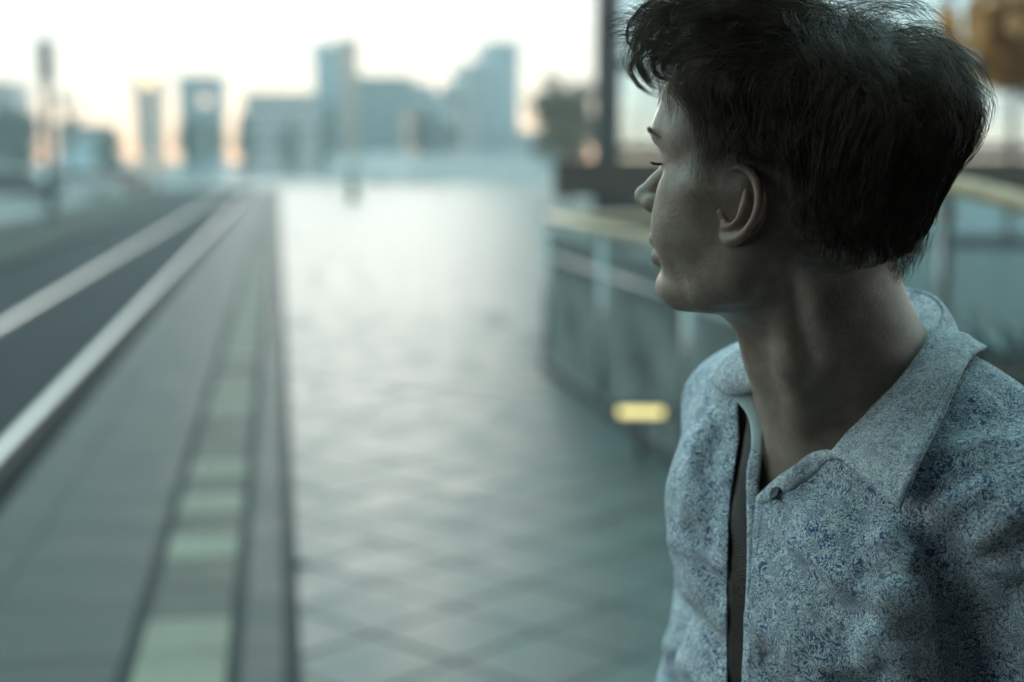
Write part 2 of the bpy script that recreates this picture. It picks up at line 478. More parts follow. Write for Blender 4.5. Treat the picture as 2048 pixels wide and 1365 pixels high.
# ------------------------------------------------------------------ trees
M_BARK = pbr('bark', (0.07, 0.055, 0.042), 0.9, var=0.3, scale=8, bump=0.6, bscale=30)
def leaf_mat(name, col): 
    m = pbr(name, col, 0.6, var=0.45, scale=0.9, coord='World')
    return m
M_LEAF = {'green': leaf_mat('leaf_green', (0.05, 0.08, 0.04)), 'dark': leaf_mat('leaf_dark', (0.022, 0.040, 0.028)), 'ochre': leaf_mat('leaf_ochre', (0.17, 0.125, 0.055)), 'orange': leaf_mat('leaf_orange', (0.42, 0.19, 0.05))}
def tree(name, base, height, rad, mat, label, seed, n=1400, shape='round', leaf=0.35, trunk_h=0.3, group='trees before the skyline'):
    r = np.random.default_rng(seed)
    root = empty(name, tuple(base))
    th = height * trunk_h
    tb = MB().tube([(0, 0, 0), (0.05, 0, th * 0.5), (0, 0.05, th), (0.05, 0, height * 0.75)], [height * 0.030, height * 0.024, height * 0.02, height * 0.006], 9)
    for k in range(6):
        a = k * 1.05 + r.random(); z0 = th * (0.8 + 0.25 * k / 3)
        L = rad * r.uniform(0.5, 0.85)
        tb.tube([(0, 0, z0), (math.cos(a) * L * 0.5, math.sin(a) * L * 0.5, z0 + L * 0.5), (math.cos(a) * L, math.sin(a) * L, z0 + L * 0.9)], [height * 0.012, height * 0.008, height * 0.003], 6)
    tb.build('trunk', M_BARK, root, smooth=True)
    # leaf clumps scattered through the crown
    nc = 26
    cz = th + (height - th) * r.beta(1.6, 1.6, nc)
    if shape == 'column': rr = rad * (1 - 0.75 * ((cz - th) / (height - th)) ** 1.6)
    else: rr = rad * np.sqrt(np.clip(1 - ((cz - (th + height) / 2) / ((height - th) / 2)) ** 2, 0.06, 1))
    an = r.uniform(0, 6.28, nc); q = np.sqrt(r.random(nc)) * 0.85
    cl = np.stack([np.cos(an) * rr * q, np.sin(an) * rr * q, cz], 1)
    cid = r.integers(0, nc, n)
    P = cl[cid] + r.normal(size=(n, 3)) * rad * 0.17
    d1 = r.normal(size=(n, 3)); d1 /= np.linalg.norm(d1, axis=1, keepdims=True)
    d2 = np.cross(d1, r.normal(size=(n, 3))); d2 /= np.linalg.norm(d2, axis=1, keepdims=True)
    s = leaf * r.uniform(0.6, 1.3, (n, 1))
    V = np.stack([P - d1 * s, P + d2 * s * 0.5, P + d1 * s, P - d2 * s * 0.5], 1).reshape(-1, 3)
    F = np.arange(n * 4).reshape(-1, 4)
    obj('crown', mesh_np('crown', V, F, False), mat, root)
    tag(root, label, 'tree', group)
def tree_px(name, px, ytop, Y, wpx, mat, label, seed, shape='round', n=2600, z0=-0.02, **k):
    p = at_y(px, ytop, Y)
    tree(name, (p.x, Y, z0), p.z - z0, wpx / FPX * Y / 2, mat, label, seed, n, shape, leaf=0.07 + wpx / FPX * Y * 0.045, **k)
tree_px('broadleaf_tree', 18, 222, 125, 120, M_LEAF['dark'], 'dark bushy tree at the left edge', 11)
tree_px('broadleaf_tree', 128, 172, 140, 60, M_LEAF['ochre'], 'thin bare-looking brown tree right of the signal post', 12, n=500)
tree_px('broadleaf_tree', 215, 268, 135, 60, M_LEAF['green'], 'low green bush-like tree beside the grey-blue house', 19)
tree_px('cypress_tree', 488, 225, 160, 50, M_LEAF['dark'], 'dark narrow tree left of the pinkish block', 13, 'column', trunk_h=0.1)
tree_px('cypress_tree', 576, 245, 155, 46, M_LEAF['dark'], 'dark narrow tree in front of the pinkish block', 14, 'column', trunk_h=0.1)
tree_px('cypress_tree', 655, 206, 165, 48, M_LEAF['green'], 'green narrow tree at the foot of the pale blue tower', 15, 'column', trunk_h=0.1)
tree_px('broadleaf_tree', 868, 226, 160, 90, M_LEAF['dark'], 'dark tree right of the small peach frontage', 16)
tree_px('broadleaf_tree', 1132, 150, 60, 150, M_LEAF['ochre'], 'tall ochre tree left of the dark shelter post', 17, n=1700)
tree_px('broadleaf_tree', 395, 235, 145, 90, M_LEAF['green'], 'round green tree at the foot of the slate block', 18)

# parked cars on the far pavement
def car(px, Y, mat, label, rz=0.0):
    p = at_y(px, 330, Y); r_ = empty('parked_car', (p.x, Y, -0.12), rz)
    MB().prism([(-2.1, 0.30), (2.1, 0.30), (2.15, 0.72), (1.25, 0.86), (0.55, 1.38), (-1.15, 1.42), (-1.95, 0.92), (-2.15, 0.80)], -0.86, 0.86).build('body', mat, r_, bevel=0.05)
    MB().prism([(0.60, 0.92), (1.12, 0.90), (0.55, 1.30), (-1.05, 1.34), (-1.55, 0.96)], -0.872, 0.872).build('window', M_GLASSDK, r_)
    for sx in (-1.32, 1.32):
        for sy in (-0.78, 0.78):
            t_ = MB().tube([(sx, sy - 0.1, 0.31), (sx, sy + 0.1, 0.31)], 0.31, 18).build('wheel', M_TYRE, r_)
            MB().tube([(sx, sy - 0.105, 0.31), (sx, sy + 0.105, 0.31)], 0.18, 14).build('rim', M_RAIL, t_)
    for sy in (-0.6, 0.6): MB().box(2.12, 2.16, sy - 0.15, sy + 0.15, 0.58, 0.70).build('headlight', M_WIN, r_)
    tag(r_, label, 'car', 'cars parked on the far pavement')
car(150, 74, pbr('car_paint_silver', (0.45, 0.48, 0.50), 0.3, var=0.03), 'silver car parked right of the signal post', 0.4)
car(232, 84, pbr('car_paint_rust', (0.30, 0.16, 0.11), 0.3, var=0.03), 'reddish-brown car parked beyond the silver car', 0.4)
car(20, 66, pbr('car_paint_dark', (0.05, 0.06, 0.07), 0.6, var=0.03), 'dark car parked at the left edge under the dark tree', 0.4)
# ------------------------------------------------------------------ glass barrier at the right of the plaza
M_STEEL = pbr('brushed_steel', (0.42, 0.44, 0.45), 0.35, metal=1.0, var=0.1, scale=20)
M_WOODRAIL = pbr('pale_wood', (0.46, 0.33, 0.21), 0.45, var=0.2, scale=14, bump=0.2, bscale=60)
M_WOODDARK = pbr('dark_timber', (0.035, 0.020, 0.013), 0.6, var=0.25, scale=9, bump=0.3, bscale=40)
M_DARKMETAL = pbr('dark_metal', (0.025, 0.028, 0.034), 0.45, var=0.15, scale=8)
def glass_mat(name, tint, refl=0.12, dirt=0.10):
    m = bpy.data.materials.new(name); m.use_nodes = True
    nt = m.node_tree; N, L = nt.nodes, nt.links; N.clear()
    out = N.new('ShaderNodeOutputMaterial'); tr = N.new('ShaderNodeBsdfTransparent'); gl = N.new('ShaderNodeBsdfGlossy'); df = N.new('ShaderNodeBsdfDiffuse')
    tr.inputs['Color'].default_value = (*tint, 1); gl.inputs['Roughness'].default_value = 0.03
    df.inputs['Color'].default_value = (0.55, 0.6, 0.6, 1)
    fr = N.new('ShaderNodeFresnel'); fr.inputs['IOR'].default_value = 1.5
    ad = N.new('ShaderNodeMath'); ad.operation = 'MULTIPLY_ADD'; ad.inputs[1].default_value = 1.0; ad.inputs[2].default_value = refl * 0.3; ad.use_clamp = True
    L.new(fr.outputs[0], ad.inputs[0])
    m1 = N.new('ShaderNodeMixShader'); L.new(ad.outputs[0], m1.inputs[0]); L.new(tr.outputs[0], m1.inputs[1]); L.new(gl.outputs[0], m1.inputs[2])
    tc = N.new('ShaderNodeTexCoord'); nz = N.new('ShaderNodeTexNoise'); nz.inputs['Scale'].default_value = 3.0; nz.inputs['Detail'].default_value = 6
    L.new(tc.outputs['Object'], nz.inputs['Vector'])
    mr = N.new('ShaderNodeMapRange'); mr.inputs['From Min'].default_value = 0.35; mr.inputs['From Max'].default_value = 0.75; mr.inputs['To Max'].default_value = dirt * 2
    L.new(nz.outputs['Fac'], mr.inputs['Value'])
    m2 = N.new('ShaderNodeMixShader'); L.new(mr.outputs[0], m2.inputs[0]); L.new(m1.outputs[0], m2.inputs[1]); L.new(df.outputs[0], m2.inputs[2])
    L.new(m2.outputs[0], out.inputs['Surface'])
    return m
M_GLASS = glass_mat('barrier_glass', (0.80, 0.92, 0.90), 0.2, 0.12)
M_PAVGLASS = glass_mat('pavilion_glass', (0.80, 0.93, 0.97), 0.2, 0.10)

BX, BY0, BY1, BH = 2.15, 5.3, 11.4, 1.22
bar = empty('glass_barrier', (BX, BY0, 0))
tag(bar, 'glass barrier with pale wooden handrail along the right of the plaza', 'barrier')
MB().box(-0.05, 0.06, 0, BY1 - BY0, -0.02, 0.07).build('kerb', M_DARKMETAL, bar, bevel=0.006)
npan = 3; pw = (BY1 - BY0) / npan
for k in range(npan + 1):
    MB().tube([(0.0, pw * k, 0.07), (0.0, pw * k, BH - 0.03)], 0.022, 12).build('post', M_STEEL, bar, smooth=True)
me_gp = MB().box(-0.006, 0.006, -pw / 2 + 0.04, pw / 2 - 0.04, 0.10, BH - 0.10).mesh('pane'); me_gp.materials.append(M_GLASS)
for k in range(npan): obj('pane', me_gp, None, bar, loc=(0, pw * (k + 0.5), 0))
MB().tube([(0.0, -0.15, BH), (0.0, BY1 - BY0 - 0.08, BH), (0.06, BY1 - BY0 + 0.02, BH), (0.15, BY1 - BY0 + 0.05, BH), (3.6, BY1 - BY0 + 0.05, BH)], 0.034, 14).build('handrail', M_WOODRAIL, bar, smooth=True)
MB().tube([(0.0, -0.1, BH - 0.30), (0.0, BY1 - BY0, BH - 0.30)], 0.014, 10).build('lower_rail', M_STEEL, bar, smooth=True)
MB().box(0.10, 3.6, BY1 - BY0 + 0.0, BY1 - BY0 + 0.10, -0.02, 0.07).build('kerb', M_DARKMETAL, bar, bevel=0.006)
for k in range(1, 4):
    MB().tube([(1.15 * k, BY1 - BY0 + 0.05, 0.07), (1.15 * k, BY1 - BY0 + 0.05, BH - 0.03)], 0.022, 12).build('post', M_STEEL, bar, smooth=True)
me_gp2 = MB().box(-0.535, 0.535, -0.006, 0.006, 0.10, BH - 0.10).mesh('pane'); me_gp2.materials.append(M_GLASS)
for k in range(3): obj('pane', me_gp2, None, bar, loc=(1.15 * (k + 0.5), BY1 - BY0 + 0.05, 0))
# marker light set low on the barrier
M_AMBER = pbr('amber_lens', (0.9, 0.75, 0.25), 0.4, var=0.02, emit=(1.0, 0.85, 0.38), estr=1.0)
ml = empty('marker_light', (1.97, 7.6, -0.0125), -0.2)
tag(ml, 'small glowing yellow marker light beside the glass barrier', 'light')
MB().box(-0.15, 0.15, -0.03, 0.03, 0.255, 0.345).build('housing', M_DARKMETAL, ml, bevel=0.006)
MB().box(-0.125, 0.125, -0.037, -0.0305, 0.278, 0.322).build('lens', M_AMBER, ml, bevel=0.002)
MB().tube([(0, 0, 0), (0, 0, 0.01), (0, 0, 0.012), (0, 0, 0.256)], [0.06, 0.06, 0.02, 0.018], 12).build('stem', M_DARKMETAL, ml)

# ------------------------------------------------------------------ timber shelter behind the barrier (seen past his face)
def cam_frame(px, d):
    """Empty-frame at camera depth d on column px, on the ground, square to the camera's heading."""
    p = at_depth(px, 323, d); return (p.x, p.y, -0.0125), -YAW
d_s = 18.0
def zs(py, d): return at_depth(1300, py, d).z + 0.0125
def us(px, px0, d): return (px - px0) / FPX * d
loc_, rz_ = cam_frame(1500, d_s)
sh_ = empty('timber_shelter', loc_, rz_)
tag(sh_, 'dark post and wide dark timber board of the shelter behind his face', 'shelter')
zb0, zb1 = zs(394, d_s), zs(320, d_s)
MB().box(us(1108, 1500, d_s), us(2360, 1500, d_s), -0.12, 0.0, zb0, zb1).build('board', M_WOODDARK, sh_, bevel=0.006)
for (xa, xb) in ((1190, 1240), (2235, 2285)):
    MB().box(us(xa, 1500, d_s), us(xb, 1500, d_s), 0.004, 0.28, 0, 6.0).build('post', M_DARKMETAL, sh_, bevel=0.006)
MB().box(us(1060, 1500, d_s), us(2420, 1500, d_s), -1.0, 4.0, 6.002, 6.3).build('roof', M_DARKMETAL, sh_, bevel=0.01)
MB().box(us(1186, 1500, d_s), us(1560, 1500, d_s), 0.012, 0.04, zs(486, d_s), zb0 - 0.01).build('back_panel', M_DARKMETAL, sh_)

# ------------------------------------------------------------------ glazed pavilion farther back
d_p = 28.0
loc_, rz_ = cam_frame(1700, d_p)
pv = empty('glazed_pavilion', loc_, rz_)
tag(pv, 'glazed pavilion with dark frames behind the young man\'s head', 'building')
x0_, x1_ = us(1226, 1700, d_p), us(2420, 1700, d_p)
ncol = 9; cw = (x1_ - x0_) / ncol
zr = [0.12, 1.9, 3.55, 5.9]
for k in range(ncol + 1): MB().box(x0_ + cw * k - 0.05, x0_ + cw * k + 0.05, -0.08, 0.08, 0, 6.2).build('mullion', M_DARKMETAL, pv)
for z in zr: MB().box(x0_, x1_, -0.045, 0.045, z - 0.11, z + 0.11).build('transom', M_DARKMETAL, pv)
for r_ in range(3):
    me_q = MB().box(-cw / 2 + 0.051, cw / 2 - 0.051, -0.008, 0.008, -(zr[r_ + 1] - zr[r_]) / 2 + 0.111, (zr[r_ + 1] - zr[r_]) / 2 - 0.111).mesh('pane'); me_q.materials.append(M_PAVGLASS)
    for k in range(ncol): obj('pane', me_q, None, pv, loc=(x0_ + cw * (k + 0.5), 0, (zr[r_] + zr[r_ + 1]) / 2))
MB().box(x0_ - 0.4, x1_ + 0.4, -0.7, 5.0, 6.202, 6.6).build('roof', M_DARKMETAL, pv, bevel=0.03)
for k in (0, 3, 6, 9): MB().box(x0_ + cw * k - 0.07, x0_ + cw * k + 0.07, 4.3, 4.44, 0, 6.2).build('rear_post', M_DARKMETAL, pv)
MB().box(x0_ + 2.6, x0_ + 4.6, 2.0, 2.9, 0, 1.15).build('counter', M_BLD['white'], pv, bevel=0.03)

# ------------------------------------------------------------------ curved stair rail and planter at the right edge
d_r = 5.0
loc_, rz_ = cam_frame(1900, d_r)
cr = empty('curved_handrail', loc_, rz_)
tag(cr, 'curved pale wooden handrail on slim dark posts right of his head', 'handrail')
pts = [(1640, 352, 0.5), (1740, 354, 0.35), (1830, 360, 0.2), (1890, 368, 0.1), (1945, 380, 0.0), (2000, 398, -0.1), (2050, 420, -0.2), (2110, 455, -0.3), (2190, 510, -0.4)]
P3 = [((us(x, 1900, d_r + w)), w, at_depth(x, y_, d_r + w).z + 0.0125) for x, y_, w in pts]
MB().tube(P3, 0.036, 14).build('rail', M_WOODRAIL, cr, smooth=True)
for (x, y_, w) in (pts[0], (1912, 374, 0.06), pts[-1]):
    MB().tube([(us(x, 1900, d_r + w), w, 0), (us(x, 1900, d_r + w), w, at_depth(x, y_, d_r + w).z - 0.03)], 0.020, 10).build('post', M_DARKMETAL, cr, smooth=True)
for zz in (0.35, 0.75, 1.1):
    MB().tube([(p[0], p[1], zz + (p[2] - P3[0][2])) for p in P3], 0.007, 8).build('cable', M_STEEL, cr, smooth=True)

d_l = 3.9
loc_, rz_ = cam_frame(2040, d_l)
zt = at_depth(2090, 728, d_l).z + 0.0125
ptr = empty('planter', loc_, rz_)
tag(ptr, 'dark trough planter behind his near shoulder', 'planter')
bx = MB(); bx.box(us(1936, 2040, d_l), us(2330, 2040, d_l), -0.2, 0.25, 0, zt - 0.06); bx.build('trough', M_DARKMETAL, ptr, bevel=0.012)
MB().box(us(1926, 2040, d_l), us(2340, 2040, d_l), -0.215, 0.265, zt - 0.058, zt - 0.02).build('rim', M_DARKMETAL, ptr, bevel=0.008)
M_SOIL = pbr('soil', (0.03, 0.024, 0.018), 0.95, var=0.4, scale=40, bump=0.8)
MB().box(us(1940, 2040, d_l), us(2326, 2040, d_l), -0.19, 0.24, zt - 0.0195, zt - 0.012).build('soil', M_SOIL, ptr)
M_YUCCA = pbr('yucca_leaf', (0.16, 0.25, 0.25), 0.42, var=0.25, scale=12)
M_YUCCA2 = pbr('yucca_leaf_dark', (0.03, 0.05, 0.055), 0.5, var=0.25, scale=12)
yu = empty('spiky_plant', (loc_[0], loc_[1], zt - 0.02), rz_)
tag(yu, 'spiky plant with long blue-green leaves in the trough planter', 'plant')
ry = np.random.default_rng(21)
for k in range(48):
    a = ry.uniform(-1.15, 1.15) if k % 3 else ry.uniform(-2.8, 2.8); L = ry.uniform(0.18, 0.34); el = ry.uniform(0.15, 1.35)
    bxx = ry.uniform(-0.12, 0.12)
    n_ = 7; w_ = ry.uniform(0.007, 0.011)
    V_, F_ = [], []
    for i in range(n_):
        t_ = i / (n_ - 1); r_ = L * t_
        x_ = bxx - math.cos(el) * r_ * math.cos(a); y_ = math.cos(el) * r_ * math.sin(a) * 0.5; z_ = math.sin(el) * r_ - 0.45 * L * t_ ** 2.4 + 0.005
        ww = w_ * (1 - t_ ** 2) + 0.0005
        V_ += [(x_, y_ - ww, z_ + ww * 0.4), (x_, y_, z_), (x_, y_ + ww, z_ + ww * 0.4)]
    for i in range(n_ - 1):
        b_ = i * 3; F_ += [[b_, b_ + 1, b_ + 4, b_ + 3], [b_ + 1, b_ + 2, b_ + 5, b_ + 4]]
    o = obj('leaf', mesh_np('leaf', V_, F_), M_YUCCA if k % 2 else M_YUCCA2, yu)
    md = o.modifiers.new('th', 'SOLIDIFY'); md.thickness = 0.0015

tree_px('autumn_tree', 2160, -260, 10.5, 560, M_LEAF['orange'], 'orange autumn tree whose low leaves show at the top right', 23, n=1900, trunk_h=0.5, group='trees by the pavilion')

# ------------------------------------------------------------------ unseen roof and walls added around the camera to shade the young man
ws = empty('unseen_shade_shelter', (1.0, -1.6, -0.0125))
tag(ws, 'unseen dark shelter added around the viewpoint to shade the young man', 'shelter')
MB().box(-2.6, 3.4, 0, 0.08, 0, 2.60).build('rear_light_blocker', M_DARKMETAL, ws)
MB().box(-2.8, 3.6, -0.2, 2.45, 2.602, 2.70).build('roof', M_DARKMETAL, ws)  # unseen roof of the added shade shelter
MB().box(-2.6, -2.52, 0.09, 1.75, 0, 2.60).build('side_light_blocker', M_DARKMETAL, ws)  # added to block light from the back left
for x in (-2.5, 3.3): MB().box(x, x + 0.08, 2.3, 2.38, 0, 2.60).build('post', M_DARKMETAL, ws)  # unseen posts of the added shade shelter
# ------------------------------------------------------------------ evening haze
hz = MB().box(-130, 150, -6, 300, -1.6, 26).build('haze', None)
hm = bpy.data.materials.new('haze'); hm.use_nodes = True
hm.node_tree.nodes.clear()
ho = hm.node_tree.nodes.new('ShaderNodeOutputMaterial'); hv = hm.node_tree.nodes.new('ShaderNodeVolumePrincipled')
hv.inputs['Color'].default_value = (0.82, 0.96, 1.0, 1); hv.inputs['Density'].default_value = 0.0025; hv.inputs['Anisotropy'].default_value = 0.3
hm.node_tree.links.new(hv.outputs[0], ho.inputs['Volume'])
hz.data.materials.append(hm)
hz['kind'] = 'stuff'
# ================================================================== the young man
# person frame: U = camera right (level), V = up, W = away from the camera; origin at the middle of the head between the ears
D_HEAD = 1.09
ORG = np.array(at_depth(1555, 415, D_HEAD))
U_AX = np.array([math.cos(YAW), -math.sin(YAW), 0.0])
V_AX = np.array([0.0, 0.0, 1.0])
W_AX = np.array([math.sin(YAW), math.cos(YAW), 0.0])
PF = np.stack([U_AX, V_AX, W_AX])              # rows

def to_world(P): return ORG + P @ PF
def from_world(X): return (X - ORG) @ PF.T
def ppx(P): return project(to_world(P))
CAM_P = from_world(np.array([0.0, 0.0, CAM_Z]))
def px_dir(x, y):
    d = from_world(np.array(at_depth(x, y, 1.0))) - CAM_P
    return d / np.linalg.norm(d)

# ---- signed distance helpers (P is (N,3))
def smin(a, b, k):
    h = np.clip(0.5 + 0.5 * (b - a) / k, 0, 1)
    return b * (1 - h) + a * h - k * h * (1 - h)
def smax(a, b, k): return -smin(-a, -b, k)
def sph(P, c, r): return np.linalg.norm(P - np.asarray(c, np.float32), axis=1) - r
def ell(P, c, r):
    q = (P - np.asarray(c, np.float32)); r = np.asarray(r, np.float32)
    k0 = np.linalg.norm(q / r, axis=1); k1 = np.linalg.norm(q / (r * r), axis=1) + 1e-9
    return k0 * (k0 - 1) / k1
def cap(P, A, B, ra, rb=None):
    rb = ra if rb is None else rb
    A = np.asarray(A, np.float32); B = np.asarray(B, np.float32)
    d = B - A; t = np.clip(((P - A) @ d) / max(d @ d, 1e-12), 0, 1)
    return np.linalg.norm(P - A - t[:, None] * d, axis=1) - (ra + (rb - ra) * t)
def chain(P, pts, rs, k=0.004):
    d = None
    for i in range(len(pts) - 1):
        e_ = cap(P, pts[i], pts[i + 1], rs[i], rs[i + 1])
        d = e_ if d is None else smin(d, e_, k)
    return d
def spl(x, xs, ys):
    """Smooth (monotone-ish cubic Hermite) interpolation of a table."""
    xs = np.asarray(xs, float); ys = np.asarray(ys, float)
    m = np.gradient(ys, xs)
    x = np.clip(x, xs[0], xs[-1])
    i = np.clip(np.searchsorted(xs, x) - 1, 0, len(xs) - 2)
    h = xs[i + 1] - xs[i]; t = (x - xs[i]) / h
    return ((1 + 2 * t) * (1 - t) ** 2 * ys[i] + t * (1 - t) ** 2 * h * m[i] + t * t * (3 - 2 * t) * ys[i + 1] + t * t * (t - 1) * h * m[i + 1])

def surface_nets(F, o, h):
    """Quad surface of the zero level of F (inside negative)."""
    ins = F < 0
    nx, ny, nz = F.shape
    s = np.zeros((nx - 1, ny - 1, nz - 1), np.uint8)
    for i in (0, 1):
        for j in (0, 1):
            for k in (0, 1):
                s += ins[i:nx - 1 + i, j:ny - 1 + j, k:nz - 1 + k]
    ci = np.argwhere((s > 0) & (s < 8)).astype(np.int32)
    idx = np.full(s.shape, -1, np.int32); idx[ci[:, 0], ci[:, 1], ci[:, 2]] = np.arange(len(ci))
    acc = np.zeros((len(ci), 3)); cnt = np.zeros(len(ci))
    for ax in range(3):
        o1, o2 = [a for a in range(3) if a != ax]
        for p in (0, 1):
            for q in (0, 1):
                c0 = ci.copy(); c0[:, o1] += p; c0[:, o2] += q
                c1 = c0.copy(); c1[:, ax] += 1
                f0 = F[c0[:, 0], c0[:, 1], c0[:, 2]]; f1 = F[c1[:, 0], c1[:, 1], c1[:, 2]]
                m = (f0 < 0) != (f1 < 0)
                t = np.where(m, f0 / np.where(m, f0 - f1, 1), 0)
                pos = c0.astype(float); pos[:, ax] += t
                acc[m] += pos[m]; cnt[m] += 1
    V = acc / np.maximum(cnt, 1)[:, None] * h + o
    quads = []
    for ax in range(3):
        o1, o2 = [(1, 2), (2, 0), (0, 1)][ax]
        sl0 = [slice(None)] * 3; sl1 = [slice(None)] * 3
        sl0[ax] = slice(0, -1); sl1[ax] = slice(1, None)
        a, b = ins[tuple(sl0)], ins[tuple(sl1)]
        e_ = np.argwhere(a != b).astype(np.int32)
        e_ = e_[(e_[:, o1] > 0) & (e_[:, o2] > 0) & (e_[:, o1] < F.shape[o1] - 1) & (e_[:, o2] < F.shape[o2] - 1)]
        fl = a[e_[:, 0], e_[:, 1], e_[:, 2]]
        cs = []
        for (p, q) in ((0, 0), (1, 0), (1, 1), (0, 1)):
            c = e_.copy(); c[:, o1] -= p; c[:, o2] -= q
            cs.append(idx[c[:, 0], c[:, 1], c[:, 2]])
        Q = np.stack(cs, 1)
        Q[~fl] = Q[~fl][:, ::-1]
        quads.append(Q)
    Q = np.concatenate(quads)
    Q = Q[(Q >= 0).all(1)]
    return V, Q

def extract(fn, lo, hi, h, coarse=6, lip=1.25):
    """Surface of fn in a box: coarse pass first, then only the points near the surface."""
    lo = np.asarray(lo, float); hi = np.asarray(hi, float)
    n = np.ceil((hi - lo) / (h * coarse)).astype(int)
    H = h * coarse
    g = np.stack(np.meshgrid(*[lo[i] + H * (np.arange(n[i]) + 0.5) for i in range(3)], indexing='ij'), -1).reshape(-1, 3).astype(np.float32)
    c = fn(g).reshape(n)
    act = np.abs(c) < H * lip
    N = n * coarse + 1
    F = np.repeat(np.repeat(np.repeat(np.sign(c).astype(np.float32), coarse, 0), coarse, 1), coarse, 2)
    F = np.pad(F, ((0, 1), (0, 1), (0, 1)), mode='edge')
    M = np.repeat(np.repeat(np.repeat(act, coarse, 0), coarse, 1), coarse, 2)
    M = np.pad(M, ((0, 1), (0, 1), (0, 1)), mode='edge')
    ii = np.argwhere(M)
    for s in range(0, len(ii), 600000):
        b = ii[s:s + 600000]
        F[b[:, 0], b[:, 1], b[:, 2]] = fn((lo + b * h).astype(np.float32))
    F *= 1.0
    F[~M] *= h * 4
    F[0], F[-1], F[:, 0], F[:, -1], F[:, :, 0], F[:, :, -1] = h, h, h, h, h, h
    return surface_nets(F, lo, h)

def sstep(x, a, b):
    t = np.clip((x - a) / (b - a), 0, 1); return t * t * (3 - 2 * t)

# ---- frames of head and torso inside the person frame
HB, HT = math.radians(21.0), math.radians(10.0)
HEAD = np.array([[-math.cos(HB) * math.cos(HT), math.sin(HT), math.sin(HB) * math.cos(HT)],
                 [-math.sin(HB), 0.0, -math.cos(HB)],
                 [math.cos(HB) * math.sin(HT), math.cos(HT), -math.sin(HB) * math.sin(HT)]])   # rows: forward, his left (towards camera), up
def head_to_p(Q): return np.asarray(Q, float) @ HEAD
TA = math.radians(58.0)
T0 = np.array([0.092, 0.0, 0.05])
TORSO = np.array([[-math.sin(TA), 0, -math.cos(TA)], [math.cos(TA), 0, -math.sin(TA)], [0, 1.0, 0]])  # forward, his left, up
def torso_to_p(Q): return T0 + np.asarray(Q, float) @ TORSO

